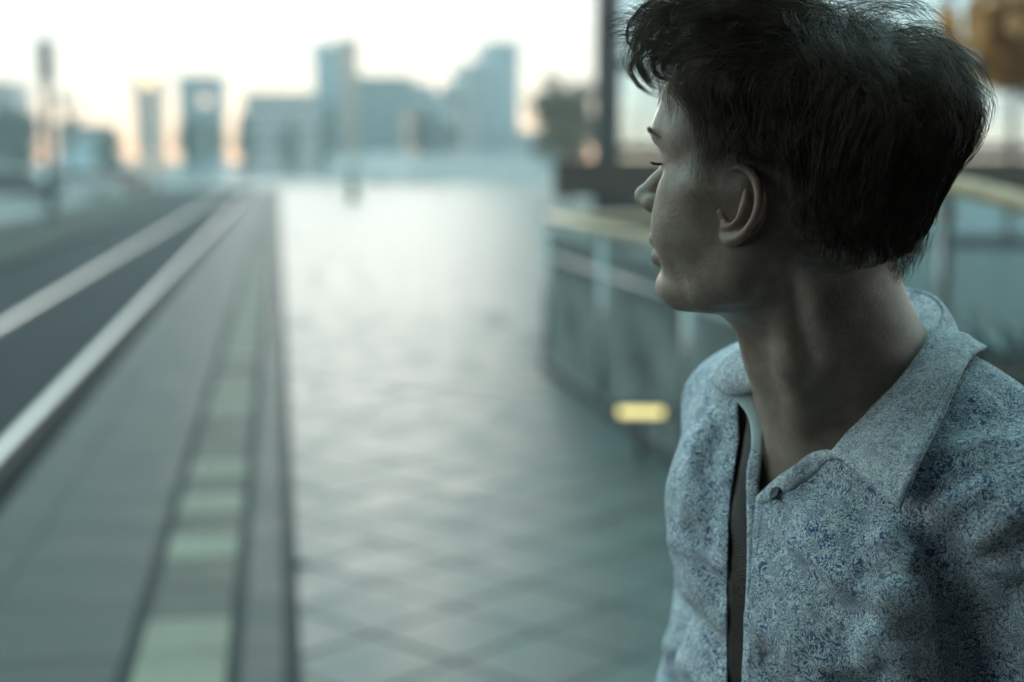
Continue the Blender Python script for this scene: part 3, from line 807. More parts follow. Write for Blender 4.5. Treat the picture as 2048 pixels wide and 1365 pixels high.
# ---- the head, in head coordinates (forward a, left b, up c)
def sd_head(H):
    S = H.copy(); S[:, 1] = np.abs(S[:, 1])
    a, b, c = S[:, 0], S[:, 1], S[:, 2]
    d = ell(S, (-0.004, 0, 0.047), (0.098, 0.074, 0.088))
    d = smin(d, ell(S, (-0.045, 0, 0.02), (0.055, 0.062, 0.055)), 0.03)
    d = smin(d, ell(S, (0.040, 0, 0.072), (0.056, 0.056, 0.048)), 0.02)
    # face block: a loft of half ellipses by height
    cs = [-0.094, -0.088, -0.082, -0.075, -0.066, -0.055, -0.044, -0.028, -0.012, 0.010, 0.030, 0.048, 0.070, 0.095]
    Fr = [0.050, 0.064, 0.0715, 0.0740, 0.0735, 0.0790, 0.0825, 0.0850, 0.0830, 0.0825, 0.087, 0.0965, 0.0985, 0.089]
    Wd = [0.020, 0.028, 0.034, 0.040, 0.0455, 0.050, 0.0535, 0.057, 0.0595, 0.0615, 0.0625, 0.063, 0.064, 0.06]
    F = spl(c, cs, Fr); W = spl(c, cs, Wd)
    a0 = 0.012
    fr = np.maximum(F - a0, 0.01)
    bk = 0.05
    ra = np.where(a > a0, fr, bk)
    q = ((np.abs(a - a0) / ra) ** 2.25 + (b / W) ** 2.25) ** (1 / 2.25)
    df = (q - 1) * np.minimum(W, fr) * 0.8
    df = smax(df, -(c + 0.0875) , 0.012)
    df = smax(df, c - 0.10, 0.03)
    d = smin(d, df, 0.016)
    # jaw bone, angle to chin, and the masseter
    d = smin(d, chain(S, [(0.004, 0.050, -0.028), (0.008, 0.0475, -0.054), (0.034, 0.038, -0.0705), (0.056, 0.022, -0.0750), (0.062, 0.0, -0.0750)], [0.011, 0.0105, 0.0095, 0.010, 0.0115], 0.016), 0.018)
    d = smin(d, ell(S, (0.022, 0.047, -0.028), (0.028, 0.0125, 0.036)), 0.022)
    # cheek bone, cheek, brow
    d = smin(d, chain(S, [(0.066, 0.040, 0.006), (0.048, 0.056, 0.010), (0.015, 0.0665, 0.012)], [0.0105, 0.009, 0.005], 0.01), 0.022)
    d = smin(d, ell(S, (0.058, 0.032, -0.020), (0.026, 0.023, 0.032)), 0.022)
    d = smin(d, chain(S, [(0.084, 0.008, 0.040), (0.0845, 0.026, 0.0395), (0.070, 0.047, 0.040)], [0.0110, 0.0105, 0.009], 0.01), 0.020)
    # eye socket and closed-down lids over the ball
    d = smax(d, -ell(S, (0.098, 0.029, 0.0175), (0.0185, 0.015, 0.0110)), 0.010)
    d = smin(d, sph(S, (0.0760, 0.0300, 0.0215), 0.0128), 0.0070)
    d = smin(d, cap(S, (0.0795, 0.018, 0.0295), (0.0745, 0.044, 0.0265), 0.0035), 0.006)
    # nose: bridge, tip, wings, septum
    d = smin(d, chain(S, [(0.080, 0, 0.036), (0.0850, 0, 0.020), (0.0960, 0, 0.001), (0.1040, 0, -0.0105)], [0.0075, 0.0068, 0.0066, 0.0080], 0.008), 0.008)
    d = smin(d, cap(S, (0.1040, 0.003, -0.0105), (0.1015, 0.0045, -0.0125), 0.0076), 0.005)
    d = smin(d, ell(S, (0.0920, 0.0115, -0.0145), (0.0115, 0.0072, 0.0078)), 0.004)
    d = smin(d, cap(S, (0.1005, 0, -0.0155), (0.088, 0, -0.021), 0.0038), 0.005)
    d = smax(d, -cap(S, (0.098, 0.0068, -0.026), (0.0945, 0.0072, -0.014), 0.0030), 0.003)
    # lips
    d = smin(d, chain(S, [(0.0870, 0.0, -0.0415), (0.0860, 0.007, -0.041), (0.0705, 0.0245, -0.0475)], [0.0068, 0.0066, 0.0025], 0.004), 0.005)
    d = smin(d, chain(S, [(0.0840, 0.0, -0.0550), (0.081, 0.011, -0.0545), (0.0695, 0.0245, -0.0490)], [0.0065, 0.0062, 0.0025], 0.004), 0.005)
    d = smax(d, -chain(S, [(0.096, 0, -0.0488), (0.0905, 0.012, -0.0486), (0.073, 0.0262, -0.0490)], [0.0012, 0.0012, 0.001], 0.001), 0.003)
    # chin pad
    d = smin(d, ell(S, (0.0625, 0, -0.0755), (0.0155, 0.020, 0.0135)), 0.012)
    return d

def sd_neck(P):
    H = P @ HEAD.T.astype(np.float32)
    d = chain(P, [(0.028, -0.012, 0.034), (0.040, -0.070, 0.038), (0.060, -0.125, 0.042), (0.072, -0.20, 0.052)], [0.056, 0.0605, 0.066, 0.078], 0.02)
    # tendon from behind the ear to the breast bone, near and far side; windpipe
    st = torso_to_p((0.086, 0.012, -0.188)); st2 = torso_to_p((0.086, -0.012, -0.188))
    ms = head_to_p((-0.020, 0.047, -0.035)); ms2 = head_to_p((-0.022, -0.056, -0.035))
    mid = (ms + st) / 2 + np.array([0.000, -0.002, 0.001])
    d = smin(d, chain(P, [ms, mid, st], [0.006, 0.0058, 0.0045], 0.03), 0.034)
    mid2 = (ms2 + st2) / 2 + np.array([-0.012, 0.0, 0.0])
    d = smin(d, chain(P, [ms2, mid2, st2], [0.013, 0.012, 0.007], 0.01), 0.014)
    hy = head_to_p((0.012, 0.0, -0.078)); th = np.array([0.006, -0.118, 0.020])
    d = smin(d, chain(P, [hy, th, torso_to_p((0.076, 0.0, -0.19))], [0.014, 0.018, 0.016], 0.02), 0.022)
    return d

def sd_torso(P, grow=0.0, k=0.035, arms=True):
    """Chest, shoulders and arms without the neck."""
    Q = (P - T0.astype(np.float32)) @ TORSO.T.astype(np.float32)
    # his right side (far from the camera) is drawn in and the shoulder lifted
    far = sstep(-Q[:, 1], 0.0, 0.11)
    hi_ = sstep(Q[:, 2], -0.52, -0.26)
    Q[:, 1] *= 1 + far * (0.15 * hi_ - 0.09); Q[:, 2] -= 0.033 * far * hi_
    f, l, t = Q[:, 0], Q[:, 1], Q[:, 2]
    S = Q.copy(); S[:, 1] = np.abs(l)
    ts = [-0.80, -0.66, -0.52, -0.40, -0.30, -0.235, -0.19, -0.155]
    FR = spl(t, ts, [0.105, 0.108, 0.112, 0.120, 0.118, 0.104, 0.086, 0.055])
    BK = spl(t, ts, [0.105, 0.100, 0.098, 0.106, 0.112, 0.108, 0.098, 0.085])
    HW = spl(t, ts, [0.152, 0.146, 0.143, 0.148, 0.150, 0.146, 0.130, 0.085])
    rf = np.where(f > 0, FR, BK)
    q = ((np.abs(f) / rf) ** 2.3 + (S[:, 1] / HW) ** 2.3) ** (1 / 2.3)
    d = (q - 1) * np.minimum(rf, HW) * 0.85
    d = smax(d, t + 0.150, 0.03)
    d = smax(d, -0.80 - t, 0.02)
    d = smin(d, chain(S, [(-0.015, 0.03, -0.150), (-0.02, 0.085, -0.186), (-0.012, 0.130, -0.210), (-0.008, 0.154, -0.228)], [0.043, 0.042, 0.043, 0.046], 0.02), 0.04)
    d = smin(d, chain(S, [(0.055, 0.02, -0.215), (0.05, 0.085, -0.205), (0.02, 0.15, -0.215)], [0.030, 0.028, 0.034], 0.02), 0.03)
    d = smin(d, ell(S, (0.075, 0.075, -0.285), (0.036, 0.065, 0.05)), 0.05)
    if arms:
        arm = chain(S, [(-0.006, 0.158, -0.232), (-0.012, 0.174, -0.36), (-0.012, 0.190, -0.50), (0.05, 0.190, -0.64), (0.095, 0.165, -0.74)], [0.051, 0.048, 0.044, 0.041, 0.038], 0.02)
        d = smin(d, arm, k)
    return d - grow

def sd_body(P):
    P = P.astype(np.float32)
    v = P[:, 1]
    d = np.full(len(P), 0.5, np.float32)
    m = v > -0.14
    if m.any(): d[m] = sd_head(P[m] @ HEAD.T.astype(np.float32))
    m = v < 0.06
    if m.any(): d[m] = smin(d[m], sd_neck(P[m]), 0.016)
    m = v < -0.06
    if m.any(): d[m] = smin(d[m], sd_torso(P[m], -0.006, arms=False), 0.03)
    return d

def ray_hit(fn, xy, d0=0.7, d1=1.6, n=220):
    """Distance along each pixel ray to the first zero of fn; nan when missed."""
    D = np.stack([px_dir(x, y) for x, y in xy])
    s = np.linspace(d0, d1, n)
    P = CAM_P + D[:, None, :] * s[None, :, None]
    v = fn(P.reshape(-1, 3).astype(np.float32)).reshape(len(xy), n)
    ins = v < 0
    hit = ins.any(1); i = np.argmax(ins, 1)
    i0 = np.maximum(i - 1, 0)
    r = np.arange(len(xy))
    v0, v1 = v[r, i0], v[r, i]
    t = s[i0] + (s[i] - s[i0]) * np.clip(v0 / np.where(v0 == v1, 1, v0 - v1), 0, 1)
    return np.where(hit, t, np.nan), D
# ------------------------------------------------------------------ materials of the person
def mat_skin(name='skin', red=0.0):
    m, nt, b = new_mat(name)
    N, L = nt.nodes, nt.links
    tc = N.new('ShaderNodeTexCoord')
    n1 = N.new('ShaderNodeTexNoise'); n1.inputs['Scale'].default_value = 60; n1.inputs['Detail'].default_value = 10; n1.inputs['Roughness'].default_value = 0.65
    L.new(tc.outputs['Object'], n1.inputs['Vector'])
    r = N.new('ShaderNodeValToRGB')
    r.color_ramp.elements[0].position = 0.32; r.color_ramp.elements[0].color = (0.28 + red, 0.205 - red * 0.2, 0.160 - red * 0.2, 1)
    r.color_ramp.elements[1].position = 0.68; r.color_ramp.elements[1].color = (0.41 + red, 0.325 - red * 0.2, 0.265 - red * 0.2, 1)
    L.new(n1.outputs['Fac'], r.inputs[0])
    # pores, small moles
    v = N.new('ShaderNodeTexVoronoi'); v.inputs['Scale'].default_value = 120
    L.new(tc.outputs['Object'], v.inputs['Vector'])
    r2 = N.new('ShaderNodeMapRange'); r2.inputs['From Min'].default_value = 0.02; r2.inputs['From Max'].default_value = 0.10
    r2.inputs['To Min'].default_value = 0.80; r2.inputs['To Max'].default_value = 1.0
    L.new(v.outputs['Distance'], r2.inputs['Value'])
    mx = N.new('ShaderNodeVectorMath'); mx.operation = 'SCALE'
    L.new(r.outputs[0], mx.inputs[0]); L.new(r2.outputs[0], mx.inputs['Scale'])
    L.new(mx.outputs[0], b.inputs['Base Color'])
    b.inputs['Roughness'].default_value = 0.42
    b.inputs['Specular IOR Level'].default_value = 0.55
    b.inputs['Subsurface Weight'].default_value = 0.25
    b.inputs['Subsurface Radius'].default_value = (1.0, 0.35, 0.2)
    b.inputs['Subsurface Scale'].default_value = 0.004
    n2 = N.new('ShaderNodeTexNoise'); n2.inputs['Scale'].default_value = 420; n2.inputs['Detail'].default_value = 5
    L.new(tc.outputs['Object'], n2.inputs['Vector'])
    bp = N.new('ShaderNodeBump'); bp.inputs['Strength'].default_value = 0.45; bp.inputs['Distance'].default_value = 0.001
    L.new(n2.outputs['Fac'], bp.inputs['Height']); L.new(bp.outputs[0], b.inputs['Normal'])
    return m

def mat_hair(name, col, rough=0.42):
    m, nt, b = new_mat(name)
    N, L = nt.nodes, nt.links
    tc = N.new('ShaderNodeTexCoord')
    n1 = N.new('ShaderNodeTexNoise'); n1.inputs['Scale'].default_value = 55; n1.inputs['Detail'].default_value = 3
    L.new(tc.outputs['Object'], n1.inputs['Vector'])
    r = N.new('ShaderNodeValToRGB')
    r.color_ramp.elements[0].position = 0.3; r.color_ramp.elements[0].color = (col[0] * 0.55, col[1] * 0.55, col[2] * 0.55, 1)
    r.color_ramp.elements[1].position = 0.7; r.color_ramp.elements[1].color = (col[0] * 1.6, col[1] * 1.55, col[2] * 1.5, 1)
    L.new(n1.outputs['Fac'], r.inputs[0]); L.new(r.outputs[0], b.inputs['Base Color'])
    b.inputs['Roughness'].default_value = rough
    b.inputs['Specular IOR Level'].default_value = 0.45
    return m

def mat_shirt(name, base=(0.82, 0.90, 0.89), ink=(0.060, 0.115, 0.27), dens=1.0, turn=0.0):
    """White cotton printed with small blue scrolls, rings and drop shapes."""
    m, nt, b = new_mat(name)
    N, L = nt.nodes, nt.links
    tc = N.new('ShaderNodeTexCoord')
    def math_(op, a, b_=None, c=None):
        n = N.new('ShaderNodeMath'); n.operation = op
        for i, x in enumerate((a, b_, c)):
            if x is None: continue
            if isinstance(x, (int, float)): n.inputs[i].default_value = x
            else: L.new(x, n.inputs[i])
        return n.outputs[0]
    def rng_(x, a, b_, c=0.0, d=1.0):
        n = N.new('ShaderNodeMapRange'); n.interpolation_type = 'SMOOTHSTEP'
        n.inputs['From Min'].default_value = a; n.inputs['From Max'].default_value = b_
        n.inputs['To Min'].default_value = c; n.inputs['To Max'].default_value = d
        L.new(x, n.inputs['Value']); return n.outputs[0]
    mp = N.new('ShaderNodeMapping'); mp.inputs['Rotation'].default_value = (turn, turn * 0.7, turn * 1.3); mp.inputs['Location'].default_value = (turn, turn * 2, 0)
    L.new(tc.outputs['Object'], mp.inputs['Vector'])
    co = mp.outputs['Vector']
    # warp
    nw = N.new('ShaderNodeTexNoise'); nw.inputs['Scale'].default_value = 95; nw.inputs['Detail'].default_value = 2
    L.new(co, nw.inputs['Vector'])
    vs = N.new('ShaderNodeVectorMath'); vs.operation = 'SUBTRACT'; L.new(nw.outputs['Color'], vs.inputs[0]); vs.inputs[1].default_value = (0.5, 0.5, 0.5)
    vm = N.new('ShaderNodeVectorMath'); vm.operation = 'MULTIPLY_ADD'; L.new(vs.outputs[0], vm.inputs[0]); vm.inputs[1].default_value = (0.014, 0.014, 0.014); L.new(co, vm.inputs[2])
    wco = vm.outputs[0]
    # curling scroll lines: iso-lines of two distorted noises
    lines = None
    for sc_, k_, off in ((112.0, 5.0, 0.0), (175.0, 4.0, 0.37), (80.0, 6.0, 0.71)):
        n = N.new('ShaderNodeTexNoise'); n.inputs['Scale'].default_value = sc_; n.inputs['Detail'].default_value = 1.0; n.inputs['Distortion'].default_value = 1.6
        L.new(wco, n.inputs['Vector'])
        fr = math_('FRACT', math_('MULTIPLY_ADD', n.outputs['Fac'], k_, off))
        ln = rng_(math_('ABSOLUTE', math_('SUBTRACT', fr, 0.5)), 0.05, 0.15, 1.0, 0.0)
        lines = ln if lines is None else math_('MAXIMUM', lines, ln)
    # larger drops with rings
    v = N.new('ShaderNodeTexVoronoi'); v.inputs['Scale'].default_value = 56; v.inputs['Randomness'].default_value = 1.0
    L.new(wco, v.inputs['Vector'])
    drop = rng_(v.outputs['Distance'], 0.24, 0.30, 1.0, 0.0)
    sepc = N.new('ShaderNodeSeparateColor'); L.new(v.outputs['Color'], sepc.inputs[0])
    pick = rng_(sepc.outputs[0], 0.55, 0.6)
    ring = rng_(math_('ABSOLUTE', math_('SUBTRACT', math_('FRACT', math_('MULTIPLY', v.outputs['Distance'], 11.0)), 0.5)), 0.1, 0.25, 1.0, 0.0)
    dropm = math_('MULTIPLY', drop, pick)
    ink_in = math_('MULTIPLY_ADD', ring, 0.35, 0.40)
    v2 = N.new('ShaderNodeTexVoronoi'); v2.inputs['Scale'].default_value = 31
    L.new(wco, v2.inputs['Vector'])
    sep2 = N.new('ShaderNodeSeparateColor'); L.new(v2.outputs['Color'], sep2.inputs[0])
    big = math_('MULTIPLY', rng_(v2.outputs['Distance'], 0.20, 0.235, 1.0, 0.0), rng_(sep2.outputs[1], 0.45, 0.5))
    ring2 = rng_(math_('ABSOLUTE', math_('SUBTRACT', math_('FRACT', math_('MULTIPLY', v2.outputs['Distance'], 16.0)), 0.5)), 0.15, 0.3, 1.0, 0.0)
    dropm = math_('MAXIMUM', dropm, big)
    ink_in = math_('MULTIPLY_ADD', ring2, 0.25, math_('MULTIPLY', ink_in, 0.75))
    # calm and busy patches of print
    nb = N.new('ShaderNodeTexNoise'); nb.inputs['Scale'].default_value = 26; nb.inputs['Detail'].default_value = 3
    L.new(co, nb.inputs['Vector'])
    busy = rng_(nb.outputs['Fac'], 0.32, 0.66, 0.80 * dens, 0.95 * dens)
    f = math_('MULTIPLY', lines, busy)
    mixf = N.new('ShaderNodeMix'); mixf.data_type = 'FLOAT'
    L.new(dropm, mixf.inputs['Factor']); L.new(f, mixf.inputs['A']); L.new(ink_in, mixf.inputs['B'])
    wash = rng_(nb.outputs['Fac'], 0.4, 0.7, 0.03, 0.09)
    fac = math_('MINIMUM', math_('ADD', mixf.outputs['Result'], wash), 1.0)
    mc = N.new('ShaderNodeMix'); mc.data_type = 'RGBA'
    L.new(fac, mc.inputs['Factor']); mc.inputs['A'].default_value = (*base, 1); mc.inputs['B'].default_value = (*ink, 1)
    L.new(mc.outputs['Result'], b.inputs['Base Color'])
    b.inputs['Roughness'].default_value = 0.85
    b.inputs['Specular IOR Level'].default_value = 0.2
    b.inputs['Sheen Weight'].default_value = 0.15
    # weave and small creases
    n3 = N.new('ShaderNodeTexNoise'); n3.inputs['Scale'].default_value = 1100; n3.inputs['Detail'].default_value = 2
    L.new(co, n3.inputs['Vector'])
    n4 = N.new('ShaderNodeTexNoise'); n4.inputs['Scale'].default_value = 34; n4.inputs['Detail'].default_value = 5; n4.inputs['Distortion'].default_value = 0.6
    L.new(co, n4.inputs['Vector'])
    hsum = math_('MULTIPLY_ADD', n4.outputs['Fac'], 6.0, n3.outputs['Fac'])
    bp = N.new('ShaderNodeBump'); bp.inputs['Strength'].default_value = 0.55; bp.inputs['Distance'].default_value = 0.0012
    L.new(hsum, bp.inputs['Height']); L.new(bp.outputs[0], b.inputs['Normal'])
    return m

def mat_leather():
    m, nt, b = new_mat('leather')
    N, L = nt.nodes, nt.links
    tc = N.new('ShaderNodeTexCoord')
    v = N.new('ShaderNodeTexVoronoi'); v.inputs['Scale'].default_value = 430
    v.feature = 'DISTANCE_TO_EDGE'
    L.new(tc.outputs['Object'], v.inputs['Vector'])
    b.inputs['Base Color'].default_value = (0.030, 0.021, 0.018, 1)
    b.inputs['Roughness'].default_value = 0.42
    bp = N.new('ShaderNodeBump'); bp.inputs['Strength'].default_value = 0.8; bp.inputs['Distance'].default_value = 0.0008
    L.new(v.outputs['Distance'], bp.inputs['Height']); L.new(bp.outputs[0], b.inputs['Normal'])
    return m

M_SKIN = mat_skin()
M_EAR = mat_skin('skin_ear', 0.035)
M_HAIR = mat_hair('hair', (0.115, 0.084, 0.056))
M_SHIRT = mat_shirt('printed_cotton')
M_SHIRT2 = mat_shirt('printed_cotton_cross_cut_lit', turn=0.9, base=(0.88, 0.94, 0.93), dens=0.72)  # print turned across; also made paler so the collar looks lit against the chest
M_LINING = pbr('plain_lining', (0.58, 0.66, 0.68), 0.85, var=0.08, scale=40, bump=0.2, bscale=600)
M_LEATHER = mat_leather()
M_THREAD = pbr('thread', (0.16, 0.21, 0.32), 0.8, var=0.2, scale=400)
M_BUTTON = pbr('button_navy', (0.02, 0.024, 0.04), 0.35, var=0.1, scale=300)
M_TROUSER = pbr('dark_denim', (0.03, 0.036, 0.055), 0.85, var=0.2, scale=60, bump=0.3, bscale=900)
M_SHOE = pbr('shoe_leather', (0.05, 0.04, 0.035), 0.5, var=0.15, scale=40)

foot = to_world(T0 + np.array([0, 0, 0])); foot[2] = 0.0
person = empty('person', tuple(foot))
tag(person, 'young man in blue floral shirt looking away over his right shoulder', 'person')
FOOT = np.array(foot)
def pobj(name, Vp, F, mat, parent=None, smooth=True):
    """Mesh given in the person frame, stored relative to the empty at his feet."""
    return obj(name, mesh_np(name, to_world(np.asarray(Vp)) - FOOT, F, smooth), mat, parent or person)

# ------------------------------------------------------------------ ear
_q = HB + math.radians(15)
EAR = np.array([[math.cos(_q), 0, -math.sin(_q)], [0.02, 1, 0], [-math.sin(_q), 0, -math.cos(_q)]])   # rows: back, up, out
E0 = head_to_p((0.0145, 0.0705, 0.0015))
def epx(cx, cy, n=0.0): return np.array([(cx - 690) / 6174.0, (700 - cy) / 7622.0, n])
def dense(pts, rs, m=4):
    pts = np.array(pts); rs = np.array(rs); s_ = np.arange(len(pts), dtype=float)
    q_ = np.linspace(0, len(pts) - 1, (len(pts) - 1) * m + 1)
    return np.stack([spl(q_, s_, pts[:, i]) for i in range(3)], 1), spl(q_, s_, rs)
def sd_ear(P):
    Q = ((P - E0) @ np.linalg.inv(EAR)).astype(np.float32)
    plate = ell(Q, epx(706, 680, -0.0045), (0.0175, 0.0265, 0.0050))
    d = smin(plate, ell(Q, epx(640, 850, -0.003), (0.0085, 0.0105, 0.0042)), 0.008)
    helix = [epx(655, 665, -0.006), epx(640, 620, -0.001), epx(634, 560, 0.001), epx(650, 515, 0.002), epx(690, 496, 0.003), epx(738, 515, 0.004), epx(776, 565, 0.005), epx(797, 635, 0.006), epx(797, 705, 0.006), epx(776, 775, 0.005), epx(738, 838, 0.003), epx(695, 880, 0.001), epx(645, 898, -0.001), epx(608, 882, -0.003)]
    hr = [0.0018, 0.0024, 0.0027, 0.0029, 0.0030, 0.0032, 0.0032, 0.0030, 0.0028, 0.0026, 0.0030, 0.0042, 0.0050, 0.0040]
    helix, hr = dense(helix, hr)
    d = smin(d, chain(Q, helix, hr, 0.0015), 0.0022)
    # groove under the rim
    gp, gr = dense([epx(668, 545, 0.0005), epx(690, 530, 0.001), epx(735, 560, 0.0025), epx(762, 630, 0.004), epx(762, 705, 0.004), epx(742, 775, 0.003), epx(705, 830, 0.002)], [0.0020, 0.0022, 0.0026, 0.0026, 0.0024, 0.0020, 0.0014])
    d = smax(d, -chain(Q, gp, gr, 0.0015), 0.0020)
    # inner ridge
    ap, ar = dense([epx(708, 560, -0.0005), epx(724, 625, 0.0015), epx(720, 700, 0.0025), epx(695, 768, 0.002), epx(650, 815, 0.001), epx(612, 828, -0.001)], [0.0020, 0.0030, 0.0032, 0.0032, 0.0030, 0.0028])
    d = smin(d, chain(Q, ap, ar, 0.0015), 0.0024)
    # fossa and concha
    d = smax(d, -ell(Q, epx(676, 590, 0.001), (0.0030, 0.0085, 0.0060)), 0.0022)
    d = smax(d, -ell(Q, epx(655, 728, -0.003), (0.0074, 0.0108, 0.0105)), 0.0030)
    # root towards the skull
    root = ell(Q, epx(668, 690, -0.0165), (0.0150, 0.0215, 0.0125))
    root = smax(root, -ell(Q, epx(652, 730, -0.004), (0.0070, 0.0100, 0.0125)), 0.003)
    d = smin(d, root, 0.004)
    # tragus
    d = smin(d, chain(Q, [epx(586, 690, -0.007), epx(592, 735, -0.003), epx(592, 780, -0.005)], [0.0040, 0.0043, 0.0040], 0.003), 0.0035)
    return d

BV, BQ = extract(sd_body, (-0.13, -0.27, -0.11), (0.19, 0.15, 0.19), 0.0016)
EV, EQ = extract(sd_ear, tuple(E0 - np.array([0.030, 0.040, 0.032])), tuple(E0 + np.array([0.034, 0.038, 0.034])), 0.0008, coarse=4, lip=2.5)
# far ear: the near one mirrored through the head's middle plane
EH = EV @ HEAD.T; EH[:, 1] *= -1
EV2 = EH @ HEAD; EQ2 = EQ[:, ::-1]
V_all = np.concatenate([BV, EV, EV2]); F_all = np.concatenate([BQ, EQ + len(BV), EQ2 + len(BV) + len(EV)])
body = pobj('body', V_all, F_all, M_SKIN)
body.data.materials.append(M_EAR)
_mi = np.zeros(len(F_all), np.int32); _mi[len(BQ):] = 1
if len(body.data.polygons) == len(_mi): body.data.polygons.foreach_set('material_index', _mi)
# ------------------------------------------------------------------ hair
HAIR_POLY = np.array([(1322, 120), (1342, 182), (1383, 212), (1397, 290), (1389, 345), (1402, 384), (1440, 352), (1470, 334), (1500, 322), (1540, 345), (1560, 440), (1590, 500), (1640, 540), (1720, 553), (1790, 565), (1900, 575), (2060, 300), (2060, -260), (1250, -260), (1290, 60)], float)
def poly_dist(xy, poly):
    """Signed distance (inside positive) of pixels to a polygon."""
    n = len(poly); best = np.full(len(xy), 1e9); ins = np.zeros(len(xy), bool)
    for i in range(n):
        a, b = poly[i], poly[(i + 1) % n]
        d = b - a; t = np.clip(((xy - a) @ d) / (d @ d), 0, 1)
        best = np.minimum(best, np.linalg.norm(xy - a - t[:, None] * d, axis=1))
        cr = (a[1] > xy[:, 1]) != (b[1] > xy[:, 1])
        xi = a[0] + (xy[:, 1] - a[1]) / np.where(b[1] == a[1], 1e-9, b[1] - a[1]) * d[0]
        ins ^= cr & (xy[:, 0] < xi)
    return np.where(ins, best, -best)

def hair_inset(H):
    """How far (photograph pixels) a head point lies inside the hairline; both sides alike."""
    S = H.copy(); S[:, 1] = np.abs(S[:, 1])
    return poly_dist(ppx(S @ HEAD), HAIR_POLY)

def hair_thick(H):
    """Thickness of the hair body over the scalp, metres."""
    a, b, c = H[:, 0], np.abs(H[:, 1]), H[:, 2]
    top = sstep(c, 0.055, 0.120)
    crown = sstep(-a, 0.020, 0.085) * sstep(c, 0.025, 0.090)
    low = sstep(-c, 0.0, 0.05)
    T = 0.0085 + 0.022 * top + 0.017 * crown
    T = T * (1 - 0.45 * low)
    T = T + 0.012 * sstep(c, 0.07, 0.11) * sstep(a, 0.0, 0.06)
    lump = np.sin(a * 95 + b * 60 + 1.3) * np.sin(c * 80 - b * 70) * 0.0016 + np.sin(a * 210 + c * 160) * 0.0006
    T = T + lump * sstep(c, 0.02, 0.08)
    return T

def sd_haircap(P):
    H = P @ HEAD.T
    ins = hair_inset(H)
    d = sd_head(H.astype(np.float32))
    return d - hair_thick(H) * 0.56 * sstep(ins, 0, 75) + 0.0015

def hair_grad(H, e=0.002):
    g = np.stack([sd_head((H + np.eye(3)[i] * e).astype(np.float32)) - sd_head((H - np.eye(3)[i] * e).astype(np.float32)) for i in range(3)], 1)
    return g / (np.linalg.norm(g, axis=1, keepdims=True) + 1e-9)

CV, CQ = extract(sd_haircap, (-0.14, -0.09, -0.13), (0.19, 0.21, 0.16), 0.003, coarse=6, lip=1.6)
# keep only what stands clear of the skin
_c = CV[CQ].mean(1)
_keep = hair_inset(_c @ HEAD.T) > 14 + 46 * sstep(-(_c @ HEAD.T)[:, 2], -0.05, 0.02) * sstep(-(_c @ HEAD.T)[:, 0], -0.03, 0.0) + 14 * np.sin(_c[:, 0] * 900) * np.sin(_c[:, 2] * 700 + _c[:, 1] * 400)
CQ = CQ[_keep]
_u = np.unique(CQ); _m = np.full(len(CV), -1); _m[_u] = np.arange(len(_u))
hair = pobj('hair', CV[_u], _m[CQ], M_HAIR)

def strand_mesh(paths, rad, sides=3):
    """paths (N,S,3) in the person frame -> one mesh of thin tapering tubes."""
    N, S, _ = paths.shape
    t = np.gradient(paths, axis=1); t /= np.linalg.norm(t, axis=2, keepdims=True) + 1e-12
    ref = np.array([0.31, 0.52, 0.79])
    n1 = np.cross(t, ref); n1 /= np.linalg.norm(n1, axis=2, keepdims=True) + 1e-9
    n2 = np.cross(t, n1)
    taper = np.concatenate([np.full(S - S // 3, 1.0), np.linspace(1, 0.15, S // 3)])
    r = (np.asarray(rad).reshape(-1, 1) * taper[None, :])[..., None]
    rings = [paths + (n1 * math.cos(2 * math.pi * k / sides) + n2 * math.sin(2 * math.pi * k / sides)) * r for k in range(sides)]
    V = np.stack(rings, 2).reshape(-1, 3)
    i = np.arange(N)[:, None, None] * S * sides; j = np.arange(S - 1)[None, :, None] * sides; k = np.arange(sides)[None, None, :]
    k2 = (k + 1) % sides
    F = np.stack([i + j + k, i + j + k2, i + j + sides + k2, i + j + sides + k], -1).reshape(-1, 4)
    return V, F

